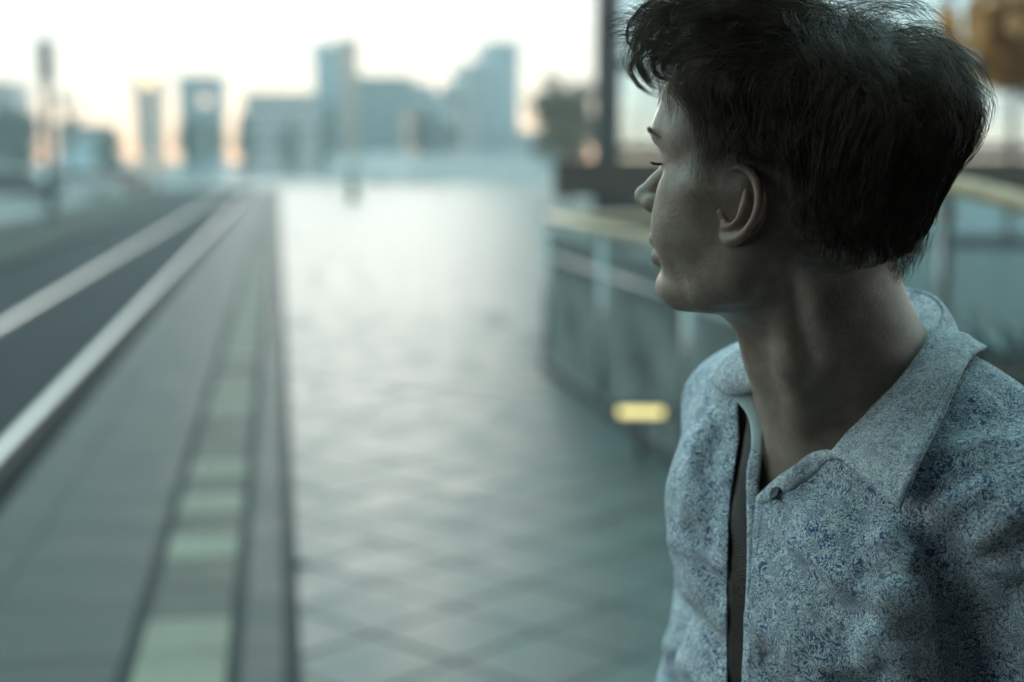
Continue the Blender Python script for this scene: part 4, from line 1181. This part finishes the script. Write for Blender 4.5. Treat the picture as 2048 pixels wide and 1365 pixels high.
def grow_hair(n, seed, region=None, steps=11):
    r = np.random.default_rng(seed)
    # roots: random directions pushed to the scalp
    D = r.normal(size=(n * 3, 3)); D /= np.linalg.norm(D, axis=1, keepdims=True)
    D = D[(D[:, 2] > -0.9)]
    # the camera looks at his left side: put most roots there
    flip = (D[:, 1] < 0) & (r.random(len(D)) < 0.45); D[flip, 1] *= -1
    C0 = np.array([-0.004, 0, 0.045])
    H = C0 + D * 0.15
    for _ in range(7):
        H = H - D * (sd_head(H.astype(np.float32)) * 0.9)[:, None]
    ins = hair_inset(H)
    # the edge of the hair is thinner
    ok = (ins > -42) & (r.random(len(H)) < sstep(ins, -50, 18))
    if region is not None: ok &= region(H)
    H = H[ok][:n]; ins = ins[ok][:n]
    m = len(H)
    T = hair_thick(H)
    a, b, c = H[:, 0], H[:, 1], H[:, 2]
    top = sstep(c, 0.045, 0.095); back = sstep(-a, 0.0, 0.07)
    L = 0.009 + 0.020 * sstep(c, -0.03, 0.04) + 0.052 * top + 0.018 * back * sstep(c, 0.01, 0.07)
    L *= 0.14 + 0.10 * sstep(ins, -40, 0) + 0.76 * sstep(ins, 0, 90)
    L *= r.uniform(0.7, 1.2, m)
    frac = (1.10 - 0.55 * r.random(m) ** 1.3)
    # clumps share a direction offset
    nc = 420
    cc = H[r.integers(0, m, nc)]
    cid = np.argmin(((H[:, None, :] - cc[None]) ** 2).sum(2), 1)
    coff = r.normal(size=(nc, 3)) * 0.32
    off = coff[cid] + r.normal(size=(m, 3)) * 0.11
    ja = r.normal(size=m) * 0.022
    pts = [H - D_in(H) * 0.001]
    pos = H.copy()
    step = (L / (steps - 1))[:, None]
    for s in range(steps - 1):
        q = s / (steps - 1)
        g = hair_grad(pos)
        A, B, Cc = pos[:, 0], pos[:, 1], pos[:, 2]
        tp = sstep(Cc, 0.06, 0.12)[:, None]; bk = sstep(-(A + ja), 0.01, 0.06)[:, None]; sd = np.sign(B)[:, None] * np.ones((1, 1))
        fwd = np.array([[1.0, 0.0, 0.0]]); down = np.array([[0.0, 0.0, -1.0]])
        flow = (1 - bk) * (tp * (fwd * 1.0 + sd * np.array([[0, 0.55, 0]]) - np.array([[0, 0, 0.25]])) + (1 - tp) * (down * 1.0 - fwd * 0.45))
        flow = flow + bk * (down * (0.95 - 0.15 * tp) - fwd * (0.12 + 0.45 * tp))
        flow = flow + off * (0.5 + 0.9 * q)
        flow = flow - g * (flow * g).sum(1, keepdims=True) * 0.85
        flow /= np.linalg.norm(flow, axis=1, keepdims=True) + 1e-9
        cur = sd_head(pos.astype(np.float32))
        want = (frac * hair_thick(pos) * sstep(ins, -8, 60) + 0.0010) * min(1.0, (s + 1.5) / 4.0)
        lift = np.clip((want - cur) / (step[:, 0] + 1e-6), -1.1, 1.2)[:, None]
        d = flow + g * lift
        d /= np.linalg.norm(d, axis=1, keepdims=True) + 1e-9
        pos = pos + d * step
        pts.append(pos)
    path = np.stack(pts, 1)
    # hairs of a clump run together towards their tips
    gid = np.array([np.argmin(((H - cc[k]) ** 2).sum(1)) for k in range(nc)])
    q = (np.linspace(0, 1, steps) ** 1.3)[None, :, None]
    guide = path[gid[cid]] + (H - H[gid[cid]])[:, None, :] * 0.35
    same = (np.linalg.norm(H - H[gid[cid]], axis=1) < 0.02)[:, None, None]
    path = path + (guide - path) * q * 0.62 * same
    return path @ HEAD, r, ins

def D_in(H): return hair_grad(H)

paths, _r, _i = grow_hair(14000, 3)
p2, _r2, _i2 = grow_hair(2600, 4, region=lambda H: (H[:, 2] > 0.085) & (H[:, 0] > -0.085) & (H[:, 0] < 0.03))
p3, _r3, _i3 = grow_hair(7000, 5, region=lambda H: (H[:, 2] < 0.03) & (H[:, 0] < 0.012))
paths = np.concatenate([paths, p2, p3]); _i = np.concatenate([_i, _i2, _i3])
SV, SF = strand_mesh(paths, _r.uniform(0.00010, 0.00022, len(paths)) * (0.28 + 0.72 * sstep(_i, 0, 80)))
strands = pobj('hair_strands', SV, SF, M_HAIR, hair)
tag(strands, kind='stuff')

def lock(px_pts, w0, w1, n, spread, seed, S=16, rad=(0.0001, 0.0002), tip=1.6):
    """A lock of n hairs along a line drawn on the photograph, at depth w0..w1 of the person frame."""
    r = np.random.default_rng(seed)
    px_pts = np.array(px_pts, float); k = len(px_pts)
    s = np.linspace(0, k - 1, S)
    x = spl(s, np.arange(k), px_pts[:, 0]); y = spl(s, np.arange(k), px_pts[:, 1])
    w = np.linspace(w0, w1, S)
    base = []
    for i in range(S):
        d = px_dir(x[i], y[i]); t = (w[i] - CAM_P[2]) / d[2]
        base.append(CAM_P + d * t)
    base = np.array(base)
    q = np.linspace(0, 1, S)[None, :, None]
    o1 = r.normal(size=(n, 1, 3)) * spread; o2 = r.normal(size=(n, 1, 3)) * spread
    ph = r.uniform(0, 6.28, (n, 1, 3)); wob = np.sin(q * r.uniform(2, 6, (n, 1, 1)) + ph) * spread * 0.5
    P = base[None] + o1 * (1 - q) + o2 * q * tip * 0.6 + wob
    # uneven lengths
    cut = r.uniform(0.72, 1.0, n)
    out = np.empty_like(P)
    for j in range(n):
        sj = np.linspace(0, (S - 1) * cut[j], S)
        for c in range(3): out[j, :, c] = np.interp(sj, np.arange(S), P[j, :, c])
    return out, r.uniform(rad[0], rad[1], n)

LOCKS = [
    # fringe falling over the forehead
    ([(1420, -30), (1330, -12), (1275, 25), (1254, 62), (1262, 95), (1295, 118)], 0.02, 0.035, 26, 0.0009),
    ([(1400, 20), (1330, 20), (1285, 55), (1270, 100), (1282, 140), (1312, 165), (1345, 172)], 0.01, 0.03, 70, 0.0022),
    ([(1390, 40), (1320, 55), (1283, 95), (1280, 135), (1300, 170), (1330, 192)], 0.0, 0.02, 55, 0.0016),
    ([(1440, 60), (1370, 62), (1318, 90), (1305, 125), (1318, 155), (1365, 158), (1420, 150)], -0.01, 0.0, 60, 0.0016),
    ([(1430, 90), (1365, 85), (1335, 105), (1325, 135), (1345, 150), (1400, 146)], -0.02, -0.02, 45, 0.0015),
    ([(1330, 30), (1275, 70), (1252, 120), (1256, 150), (1268, 172)], 0.03, 0.04, 22, 0.0030),
    ([(1360, 60), (1290, 95), (1262, 130), (1272, 165), (1300, 186), (1332, 196)], 0.02, 0.03, 40, 0.0014),
    ([(1350, -10), (1300, 20), (1276, 60), (1290, 90), (1320, 100)], 0.03, 0.04, 60, 0.0040),
    ([(1330, 10), (1295, 60), (1300, 100), (1340, 130)], 0.02, 0.02, 90, 0.0055),
    ([(1400, 0), (1340, 40), (1330, 90), (1360, 130), (1400, 150)], -0.01, -0.02, 120, 0.0060),
    # temple
    ([(1400, 150), (1380, 190), (1392, 240), (1400, 300)], -0.035, -0.045, 60, 0.0035),
    ([(1420, 170), (1405, 240), (1405, 310), (1402, 380)], -0.045, -0.052, 90, 0.0045),
    ([(1470, 150), (1400, 175), (1360, 190), (1342, 186)], -0.045, -0.02, 70, 0.0035),
    ([(1560, 130), (1480, 165), (1420, 200), (1400, 250)], -0.055, -0.045, 120, 0.0050),
    # flying tips at the back of the crown
    ([(1820, 60), (1890, 105), (1930, 150), (1948, 200), (1942, 245)], 0.02, 0.03, 46, 0.0032),
    ([(1850, 110), (1905, 140), (1940, 185), (1958, 225)], 0.03, 0.03, 24, 0.0022),
    ([(1860, 130), (1915, 180), (1938, 235), (1940, 285)], 0.02, 0.03, 60, 0.0040),
    ([(1850, 160), (1900, 215), (1922, 265), (1918, 315)], 0.01, 0.02, 70, 0.0045),
    ([(1830, 180), (1885, 240), (1905, 290), (1893, 345)], 0.01, 0.02, 70, 0.0045),
    ([(1840, 230), (1880, 300), (1882, 350), (1868, 400)], 0.02, 0.02, 60, 0.0045),
    ([(1900, 130), (1935, 200), (1948, 250), (1935, 290)], 0.03, 0.03, 22, 0.0025),
    # nape
    ([(1830, 400), (1845, 450), (1838, 500), (1826, 545)], 0.03, 0.04, 70, 0.0040),
    ([(1800, 430), (1822, 490), (1815, 530), (1802, 566)], 0.02, 0.03, 80, 0.0045),
    ([(1780, 470), (1795, 520), (1790, 550), (1778, 575)], 0.0, 0.01, 70, 0.0060),
    # loose hair on top at the right
    ([(1700, 20), (1790, 5), (1850, 25), (1900, 75)], 0.02, 0.03, 40, 0.0060),
    ([(1650, 20), (1740, -5), (1830, 10), (1885, 45)], 0.0, 0.02, 30, 0.0070),
]
_P, _R = [], []
for i, (pp, w0, w1, n_, sp_) in enumerate(LOCKS):
    a_, b_ = lock(pp, w0, w1, n_, sp_, 100 + i)
    _P.append(a_); _R.append(b_)
LV, LF = strand_mesh(np.concatenate(_P), np.concatenate(_R))
tag(pobj('hair_locks', LV, LF, M_HAIR, hair), kind='stuff')

# eyebrow and lashes of the near eye (and the far one mirrored)
def hairs_on_face(pts_from, pts_to, n, seed, jit, rad, S=5, curl=0.0):
    r = np.random.default_rng(seed)
    A, B = np.array(pts_from), np.array(pts_to)
    t = r.random(n); k = len(A) - 1
    ia = np.stack([np.interp(t * k, np.arange(k + 1), A[:, i]) for i in range(3)], 1) + r.normal(size=(n, 3)) * jit
    ib = np.stack([np.interp(t * k, np.arange(k + 1), B[:, i]) for i in range(3)], 1) + r.normal(size=(n, 3)) * jit
    q = np.linspace(0, 1, S)[None, :, None]
    P = ia[:, None] * (1 - q) + ib[:, None] * q + np.array([0, 0, 1.0]) * (curl * q * (q - 0.2))
    return P, r.uniform(rad * 0.7, rad * 1.2, n)
def surf_pt(a0, b, c):
    """Foremost point of the face at (b, c)."""
    A = np.linspace(a0 + 0.04, a0 - 0.05, 200)
    v = sd_head(np.stack([A, np.full(200, b), np.full(200, c)], 1).astype(np.float32))
    return np.array([A[np.argmax(v < 0)], b, c])
br0 = [surf_pt(0.085, b, c) + np.array([0.0003, 0, 0]) for b, c in ((0.012, 0.036), (0.024, 0.040), (0.036, 0.0405), (0.047, 0.036))]
br1 = [p + np.array([-0.0015 + 0.003, 0.006, 0.0025]) for p in br0]
P1, R1 = hairs_on_face(br0, br1, 170, 5, 0.0012, 0.00007)
la0 = [surf_pt(0.085, b, 0.0185) for b in (0.022, 0.027, 0.032, 0.037, 0.041)]
la1 = [p + np.array([0.0085, 0.002 * (i - 2), -0.0035]) for i, p in enumerate(la0)]
P2, R2 = hairs_on_face(la0, la1, 70, 6, 0.0004, 0.00010, S=6, curl=0.004)
for nm, Pq, Rq in (('eyebrow', P1, R1), ('eyelashes', P2, R2)):
    for sgn in (1, -1):
        Z = Pq * np.array([1, sgn, 1])
        v_, f_ = strand_mesh(Z @ HEAD, Rq)
        pobj(nm, v_, f_, M_HAIR, body)
# ------------------------------------------------------------------ shirt
# folds: (pixel from, pixel to, height, half width); negative heights are hollows
FOLDS = [
    ((1620, 965), (1720, 1000), -0.0065, 0.013), ((1720, 1000), (1830, 1045), -0.0070, 0.013),
    ((1560, 1100), (1650, 1215), -0.0040, 0.009), ((1650, 1215), (1800, 1250), -0.0050, 0.012),
    ((1590, 1080), (1760, 1190), 0.0040, 0.010), ((1530, 1240), (1640, 1365), 0.0040, 0.012),
    ((1880, 1120), (1930, 1260), -0.012, 0.018), ((1930, 1260), (1960, 1420), -0.016, 0.020),
    ((1830, 1130), (1720, 1330), 0.0050, 0.014), ((1960, 1080), (2048, 1010), 0.004, 0.012),
    ((1950, 1130), (2048, 1080), -0.004, 0.009), ((1780, 1060), (1960, 980), 0.004, 0.012),
    ((1850, 1010), (2000, 930), -0.003, 0.009), ((1990, 1250), (2048, 1180), -0.004, 0.010),
    ((1400, 860), (1380, 1010), 0.0035, 0.010), ((1430, 880), (1420, 1080), -0.003, 0.010),
    ((1380, 1060), (1440, 1180), -0.004, 0.010), ((1350, 1190), (1440, 1290), -0.005, 0.011),
    ((1350, 1130), (1430, 1230), 0.004, 0.010), ((1340, 1290), (1430, 1380), 0.004, 0.011),
    ((1420, 760), (1400, 850), -0.003, 0.008), ((1540, 1300), (1600, 1420), -0.005, 0.010),
    ((1575, 1000), (1690, 1110), 0.0022, 0.0055), ((1570, 1010), (1640, 1170), -0.0020, 0.0055), ((1580, 1060), (1720, 1165), -0.0018, 0.005),
    ((1890, 1130), (1770, 1075), 0.0026, 0.006), ((1890, 1150), (1730, 1150), -0.0024, 0.006), ((1885, 1180), (1740, 1270), 0.0026, 0.006), ((1880, 1210), (1760, 1340), -0.0024, 0.006),
    ((1960, 1130), (2060, 1140), 0.0026, 0.006), ((1960, 1190), (2060, 1230), 0.0026, 0.006), ((1960, 1160), (2060, 1185), -0.0026, 0.006), ((1900, 900), (2000, 880), 0.0018, 0.006),
    ((1415, 830), (1450, 960), 0.0020, 0.005), ((1375, 900), (1450, 1010), -0.0022, 0.006), ((1370, 960), (1450, 1090), 0.0022, 0.006), ((1345, 1080), (1440, 1130), 0.0024, 0.006), ((1335, 1230), (1450, 1260), 0.0024, 0.006),
    ((1520, 1130), (1600, 1290), 0.0020, 0.006), ((1530, 1330), (1700, 1365), -0.0022, 0.006),
    ((1690, 1280), (1760, 1420), -0.005, 0.012), ((1800, 1300), (1850, 1440), 0.005, 0.012),
]
def sd_shirt0(P): return sd_torso(P.astype(np.float32), 0.009, k=0.022)
_pts = []
for a_, b_, h_, w_ in FOLDS: _pts += [a_, ((a_[0] + b_[0]) / 2, (a_[1] + b_[1]) / 2), b_]
_t, _D = ray_hit(sd_shirt0, _pts)
_hit = CAM_P + _D * _t[:, None]
FOLD3 = []
for i, (a_, b_, h_, w_) in enumerate(FOLDS):
    q = _hit[3 * i:3 * i + 3]
    if not np.isnan(q).any(): FOLD3.append((q, h_, w_))
def sd_shirt(P):
    P = P.astype(np.float32)
    d = sd_shirt0(P)
    add = np.zeros(len(P), np.float32)
    for q, h_, w_ in FOLD3:
        dd = np.minimum(cap(P, q[0], q[1], 0.0), cap(P, q[1], q[2], 0.0))
        add += 1.7 * h_ * np.exp(-(dd / w_) ** 2)
    # loose, uneven cloth
    u, v, w = P[:, 0], P[:, 1], P[:, 2]
    add += 0.0016 * np.sin(u * 41 + v * 17 + 0.4) * np.sin(v * 37 - w * 29) + 0.0010 * np.sin(u * 83 - v * 61) * np.sin(v * 47 + w * 71 + 1.1)
    add += 0.010 * sstep(-v, 0.45, 0.75)
    return d - add

OPEN_POLY = np.array([(1476, 800), (1479, 880), (1465, 972), (1458, 1050), (1456, 1200), (1456, 1500), (1492, 1500), (1496, 1365), (1506, 1180), (1512, 1050), (1519, 998), (1564, 957), (1598, 933), (1625, 914), (1655, 908), (1700, 880), (1760, 790), (1700, 700), (1560, 690), (1500, 720)], float)
SHV, SHQ = extract(sd_shirt, (-0.20, -0.70, -0.30), (0.40, -0.06, 0.36), 0.0027)
_c = SHV[SHQ].mean(1)
_T = (_c - T0) @ TORSO.T
_in = (poly_dist(ppx(_c), OPEN_POLY) > 0) & (_T[:, 0] > 0.02)
SHQ = SHQ[~_in]
# pull the ragged rim onto the drawn opening
_e = np.sort(np.concatenate([SHQ[:, [0, 1]], SHQ[:, [1, 2]], SHQ[:, [2, 3]], SHQ[:, [3, 0]]]), 1)
_ue, _n = np.unique(_e, axis=0, return_counts=True)
_rim = np.unique(_ue[_n == 1])
_rim = _rim[((SHV[_rim] - T0) @ TORSO.T)[:, 0] > 0.0]
def snap(V, idx, poly):
    xy = ppx(V[idx]); best = np.full(len(idx), 1e9); tgt = xy.copy()
    for i in range(len(poly)):
        a, b = poly[i], poly[(i + 1) % len(poly)]; d = b - a
        t = np.clip(((xy - a) @ d) / (d @ d), 0, 1); p = a + t[:, None] * d
        e_ = np.linalg.norm(xy - p, axis=1); m = e_ < best
        best[m] = e_[m]; tgt[m] = p[m]
    dl = tgt - xy; dl[best > 25] = 0
    depth = V[idx, 2] - CAM_P[2]
    V[idx, 0] += dl[:, 0] * depth / FPX; V[idx, 1] -= dl[:, 1] * depth / FPX
snap(SHV, _rim, OPEN_POLY)
_u = np.unique(SHQ); _m = np.full(len(SHV), -1); _m[_u] = np.arange(len(_u))
shirt = pobj('shirt', SHV[_u], _m[SHQ], M_SHIRT)
sm_ = shirt.modifiers.new('cloth', 'SOLIDIFY'); sm_.thickness = 0.0014; sm_.offset = -1

# ---- ruled cloth pieces between two lines
def on_shirt(xy, off=0.0, w=None):
    """Pixel -> point on the shirt, lifted off metres towards the outside; w overrides the depth."""
    out = []
    for k, (x, y) in enumerate(xy):
        ww = None if w is None else w[k]
        d = px_dir(x, y)
        if ww is None:
            t, _ = ray_hit(sd_shirt, [(x, y)])
            t = t[0]
            if np.isnan(t): t = 1.1
            p = CAM_P + d * t
            g = np.array([(sd_shirt((p + np.eye(3)[i] * 0.004)[None])[0] - sd_shirt((p - np.eye(3)[i] * 0.004)[None])[0]) for i in range(3)])
            p = p + g / (np.linalg.norm(g) + 1e-9) * off
        else:
            p = CAM_P + d * ((ww - CAM_P[2]) / d[2])
        out.append(p)
    return np.array(out)
def curve3(P, n):
    P = np.asarray(P); L = np.concatenate([[0], np.cumsum(np.linalg.norm(np.diff(P, axis=0), axis=1))]); L /= L[-1]
    q = np.linspace(0, 1, n)
    return np.stack([spl(q, L, P[:, i]) for i in range(3)], 1)
def ruled(A, B, n=40, m=10, bulge=0.0, lift=None, roll=0.0):
    A, B = curve3(A, n), curve3(B, n)
    t = np.linspace(0, 1, m)[None, :, None]
    G = A[:, None] * (1 - t) + B[:, None] * t
    if bulge:
        tn = np.gradient(G, axis=0); tm = np.gradient(G, axis=1)
        nn = np.cross(tn, tm); nn /= np.linalg.norm(nn, axis=2, keepdims=True) + 1e-9
        if (nn * (CAM_P - G)).sum() < 0: nn = -nn
        G = G + nn * bulge * (np.sin(math.pi * t) * (1 - t * 0.4) if not roll else np.sin(math.pi * t ** roll))
    V = G.reshape(-1, 3)
    i = np.arange(n - 1)[:, None]; j = np.arange(m - 1)[None, :]
    F = np.stack([i * m + j, (i + 1) * m + j, (i + 1) * m + j + 1, i * m + j + 1], -1).reshape(-1, 4)
    return V, F
def cloth(name, V, F, mat, parent=None, th=0.0014):
    o = pobj(name, V, F, mat, parent or shirt)
    md = o.modifiers.new('cloth', 'SOLIDIFY'); md.thickness = th; md.offset = 0
    return o

def conform(V, n, m, o0, o1):
    """Lay a ruled strip on the shirt, o0 metres above it at one side and o1 at the other."""
    off = np.tile(np.linspace(o0, o1, m), n); V = V.copy()
    for _ in range(4):
        d = sd_shirt(V); g = np.stack([sd_shirt(V + np.eye(3)[i] * 0.003) - sd_shirt(V - np.eye(3)[i] * 0.003) for i in range(3)], 1)
        g /= np.linalg.norm(g, axis=1, keepdims=True) + 1e-9
        V = V + g * (off - d)[:, None]
    return V
# near collar leaf: fold line around the neck, then the outer edge lying on the shoulder
fold_px = [(1664, 904), (1690, 872), (1722, 840), (1790, 770), (1850, 692), (1884, 640), (1886, 612), (1858, 588), (1806, 577)]
fold_w = [None, None, -0.058, -0.045, -0.012, 0.035, 0.065, 0.095, 0.118]
f3 = on_shirt(fold_px, 0.007, fold_w)
_tb, _Db = ray_hit(lambda P: np.minimum(sd_body(P), sd_shirt(P)), fold_px[:6], 0.8, 1.3, 400)
for _k in range(6):
    if not np.isnan(_tb[_k]):
        _pb = CAM_P + _Db[_k] * (_tb[_k] - 0.0065)
        if _k < 5 or _pb[2] < f3[_k, 2]: f3[_k] = _pb
edge_px = [(1825, 1008), (1850, 930), (1876, 880), (1902, 826), (1926, 760), (1930, 722), (1912, 690), (1880, 664), (1820, 640)]
edge_w = [None, None, None, None, 0.010, 0.055, 0.092, 0.125, 0.145]
e3 = np.concatenate([on_shirt(edge_px[:1], 0.026), on_shirt(edge_px[1:2], 0.018), on_shirt(edge_px[2:], 0.012, edge_w[2:])])
V_, F_ = ruled(f3, e3, 60, 14, 0.004)
def lifted(V, off):
    """Push points that sink into the shirt back out to off metres above it."""
    V = V.copy()
    for _ in range(3):
        d = sd_shirt(V); g = np.stack([sd_shirt(V + np.eye(3)[i] * 0.003) - sd_shirt(V - np.eye(3)[i] * 0.003) for i in range(3)], 1)
        g /= np.linalg.norm(g, axis=1, keepdims=True) + 1e-9
        V = V + g * np.maximum(off - d, 0)[:, None]
    return V
_t = np.tile(np.linspace(0, 1, 14), 60)
V_ = lifted(V_, 0.0105 * sstep(_t, 0.0, 0.55))
COLLAR_G = V_.reshape(60, 14, 3)
collar = cloth('collar', V_, F_, M_SHIRT2, th=0.0022)
# collar stand inside the fold, against the neck
base_px = [(1640, 930), (1672, 900), (1710, 868), (1780, 806), (1830, 730), (1846, 690), (1840, 668), (1815, 650), (1780, 640)]
base_w = [None, -0.050, -0.050, -0.036, -0.008, 0.030, 0.060, 0.085, 0.105]
b3 = on_shirt(base_px, -0.002, base_w)
V_, F_ = ruled(f3[2:] + np.array([-0.0015, -0.002, 0.001]), b3[2:], 50, 8, 0.0)
cloth('collar_stand', V_, F_, M_SHIRT2, collar)
# back of the collar, hidden behind the neck, round to the far side
V_, F_ = ruled(on_shirt([(1806, 577), (1730, 585), (1640, 615), (1560, 655), (1500, 690)], 0, [0.118, 0.128, 0.125, 0.11, 0.085]),
               on_shirt([(1820, 640), (1740, 640), (1640, 660), (1540, 690), (1470, 715)], 0, [0.145, 0.155, 0.15, 0.13, 0.10]), 24, 6)
cloth('collar_back', V_, F_, M_SHIRT2, collar)
# far collar leaf, standing up from the far shoulder
ff = on_shirt([(1492, 690), (1512, 722), (1530, 748), (1536, 764)], 0, [0.075, 0.045, 0.022, 0.010])
fe = on_shirt([(1432, 762), (1442, 784), (1474, 799), (1513, 786)], 0.006)
fe[0] += np.array([0, 0, -0.004])
V_, F_ = ruled(ff, fe, 24, 10, 0.006)
V_ = lifted(V_, 0.004)
cloth('collar', V_, F_, M_SHIRT2, th=0.002).data.name = 'collar_far'
# plain inside of the far stand and the far button band
lo_ = on_shirt([(1462, 797), (1484, 815), (1500, 838), (1508, 872), (1509, 900), (1500, 940), (1499, 1000), (1500, 1080), (1501, 1180), (1496, 1250)], 0.0035)
ro_ = on_shirt([(1516, 783), (1524, 808), (1527, 838), (1527, 880), (1525, 914), (1521, 955), (1517, 996), (1513, 1080), (1507, 1180), (1499, 1250)], 0.0010)
V_, F_ = ruled(lo_[:5], ro_[:5], 30, 6, 0.0015)
cloth('lining', V_, F_, M_LINING)
V_, F_ = ruled(lo_[4:], ro_[4:], 40, 5, 0.0015)
cloth('button_band', V_, F_, M_SHIRT2)
# near front edge, turned over at the top
ti = on_shirt([(1516, 998), (1562, 957), (1596, 932), (1624, 912), (1656, 905), (1690, 915)], 0.0030)
to_ = on_shirt([(1526, 1012), (1580, 985), (1612, 962), (1636, 944), (1662, 922), (1694, 922)], 0.0014)
V_, F_ = ruled(ti, to_, 30, 6, 0.0025)
cloth('turned_edge', V_, F_, M_SHIRT2)
ei = on_shirt([(1517, 996), (1511, 1060), (1507, 1120), (1504, 1180), (1494, 1250), (1492, 1320), (1490, 1420)], 0.0024)
eo = on_shirt([(1600, 1000), (1590, 1060), (1588, 1120), (1586, 1180), (1580, 1250), (1576, 1320), (1572, 1420)], -0.0002)
V_, F_ = ruled(ei, eo, 40, 8)
V_ = conform(V_, 40, 8, 0.0026, -0.0004)
FRONT_G = V_.reshape(40, 8, 3)
cloth('front_band', V_, F_, M_SHIRT)
# button
bc = on_shirt([(1563, 990)], 0.0056)[0]
g = np.array([(sd_shirt((bc + np.eye(3)[i] * 0.004)[None])[0] - sd_shirt((bc - np.eye(3)[i] * 0.004)[None])[0]) for i in range(3)]); g /= np.linalg.norm(g)
g = g + np.array([0, 0.25, 0]); g /= np.linalg.norm(g)
bb = MB()
prof = [(0.0, 0.0004), (0.0026, 0.0005), (0.0036, 0.0015), (0.0048, 0.0016), (0.0055, 0.0008), (0.0054, 0.0), (0.0, 0.0)]
nb_ = 24
for (r_, z_) in prof:
    for k in range(nb_):
        bb.v.append((r_ * math.cos(2 * math.pi * k / nb_), r_ * math.sin(2 * math.pi * k / nb_), z_))
for i in range(len(prof) - 1):
    for k in range(nb_):
        bb.f.append([i * nb_ + k, i * nb_ + (k + 1) % nb_, (i + 1) * nb_ + (k + 1) % nb_, (i + 1) * nb_ + k])
gw = Vector(tuple(g @ PF))
bt = bb.build('button', M_BUTTON, shirt, smooth=True, loc=tuple(to_world(bc) - FOOT), rot=gw.to_track_quat('Z', 'Y').to_euler())
# rows of stitching beside the edges
def stitches(name, P, parent, step=0.0032, ln=0.0021, r_=0.00028):
    P = np.asarray(P); L = np.concatenate([[0], np.cumsum(np.linalg.norm(np.diff(P, axis=0), axis=1))])
    mb = MB(); s_ = 0.0
    while s_ + ln < L[-1]:
        a_ = [np.interp(s_, L, P[:, i]) for i in range(3)]; b_ = [np.interp(s_ + ln, L, P[:, i]) for i in range(3)]
        mb.tube([tuple(to_world(np.array(a_)) - FOOT), tuple(to_world(np.array(b_)) - FOOT)], r_, 5); s_ += step
    return tag(mb.build(name, M_THREAD, parent), kind='stuff')
CG = COLLAR_G
nrm = np.array([-0.15, 0.25, -1.0]); nrm /= np.linalg.norm(nrm)
row = [CG[i, 11] for i in range(1, 40)]; col_ = [CG[1, j] for j in range(2, 12)]
stitches('stitching', np.array(col_ + row) + nrm * 0.0014, collar)
FG = FRONT_G
stitches('stitching', FG[1:, 1] + nrm * 0.0011, shirt)
# leather strap down the gap of the shirt
sl = on_shirt([(1495, 834), (1484, 899), (1471, 972), (1459, 1050), (1457, 1150), (1457, 1260), (1457, 1430)], -0.0012)
sr = on_shirt([(1500, 836), (1512, 899), (1506, 972), (1502, 1050), (1502, 1150), (1500, 1260), (1498, 1430)], -0.0030)
V_, F_ = ruled(sl, sr, 60, 6, 0.0012)
strap = cloth('strap', V_, F_, M_LEATHER, person, 0.0025)

# ------------------------------------------------------------------ below the picture: trousers and shoes
def sd_trousers(P):
    P = P.astype(np.float32)
    Q = (P - T0.astype(np.float32)) @ TORSO.T.astype(np.float32)
    S = Q.copy(); S[:, 1] = np.abs(S[:, 1])
    d = ell(S, (0.0, 0.0, -0.80), (0.115, 0.165, 0.13))
    floor_t = -float(ORG[2])
    d = smin(d, chain(S, [(0.0, 0.085, -0.84), (0.012, 0.10, -1.20), (-0.01, 0.11, floor_t + 0.10)], [0.092, 0.068, 0.055], 0.03), 0.04)
    return smax(d, -(Q[:, 2] - floor_t - 0.05), 0.01)
TV, TQ = extract(sd_trousers, (-0.2, -1.66, -0.25), (0.40, -0.62, 0.36), 0.012, coarse=4, lip=1.6)
pobj('trousers', TV, TQ, M_TROUSER)
for sgn in (1, -1):
    def sd_shoe(P, sgn=sgn):
        Q = (P.astype(np.float32) - T0.astype(np.float32)) @ TORSO.T.astype(np.float32)
        ft = -float(ORG[2])
        d = smin(ell(Q, (0.06, 0.11 * sgn, ft + 0.035), (0.145, 0.048, 0.045)), ell(Q, (-0.02, 0.11 * sgn, ft + 0.07), (0.06, 0.045, 0.06)), 0.04)
        return smax(d, -(Q[:, 2] - ft - 0.002), 0.006)
    c0 = torso_to_p((0.05, 0.11 * sgn, -float(ORG[2]) + 0.06))
    V_, Q_ = extract(sd_shoe, c0 - 0.2, c0 + 0.2, 0.008, coarse=4, lip=1.6)
    pobj('shoe', V_, Q_, M_SHOE)
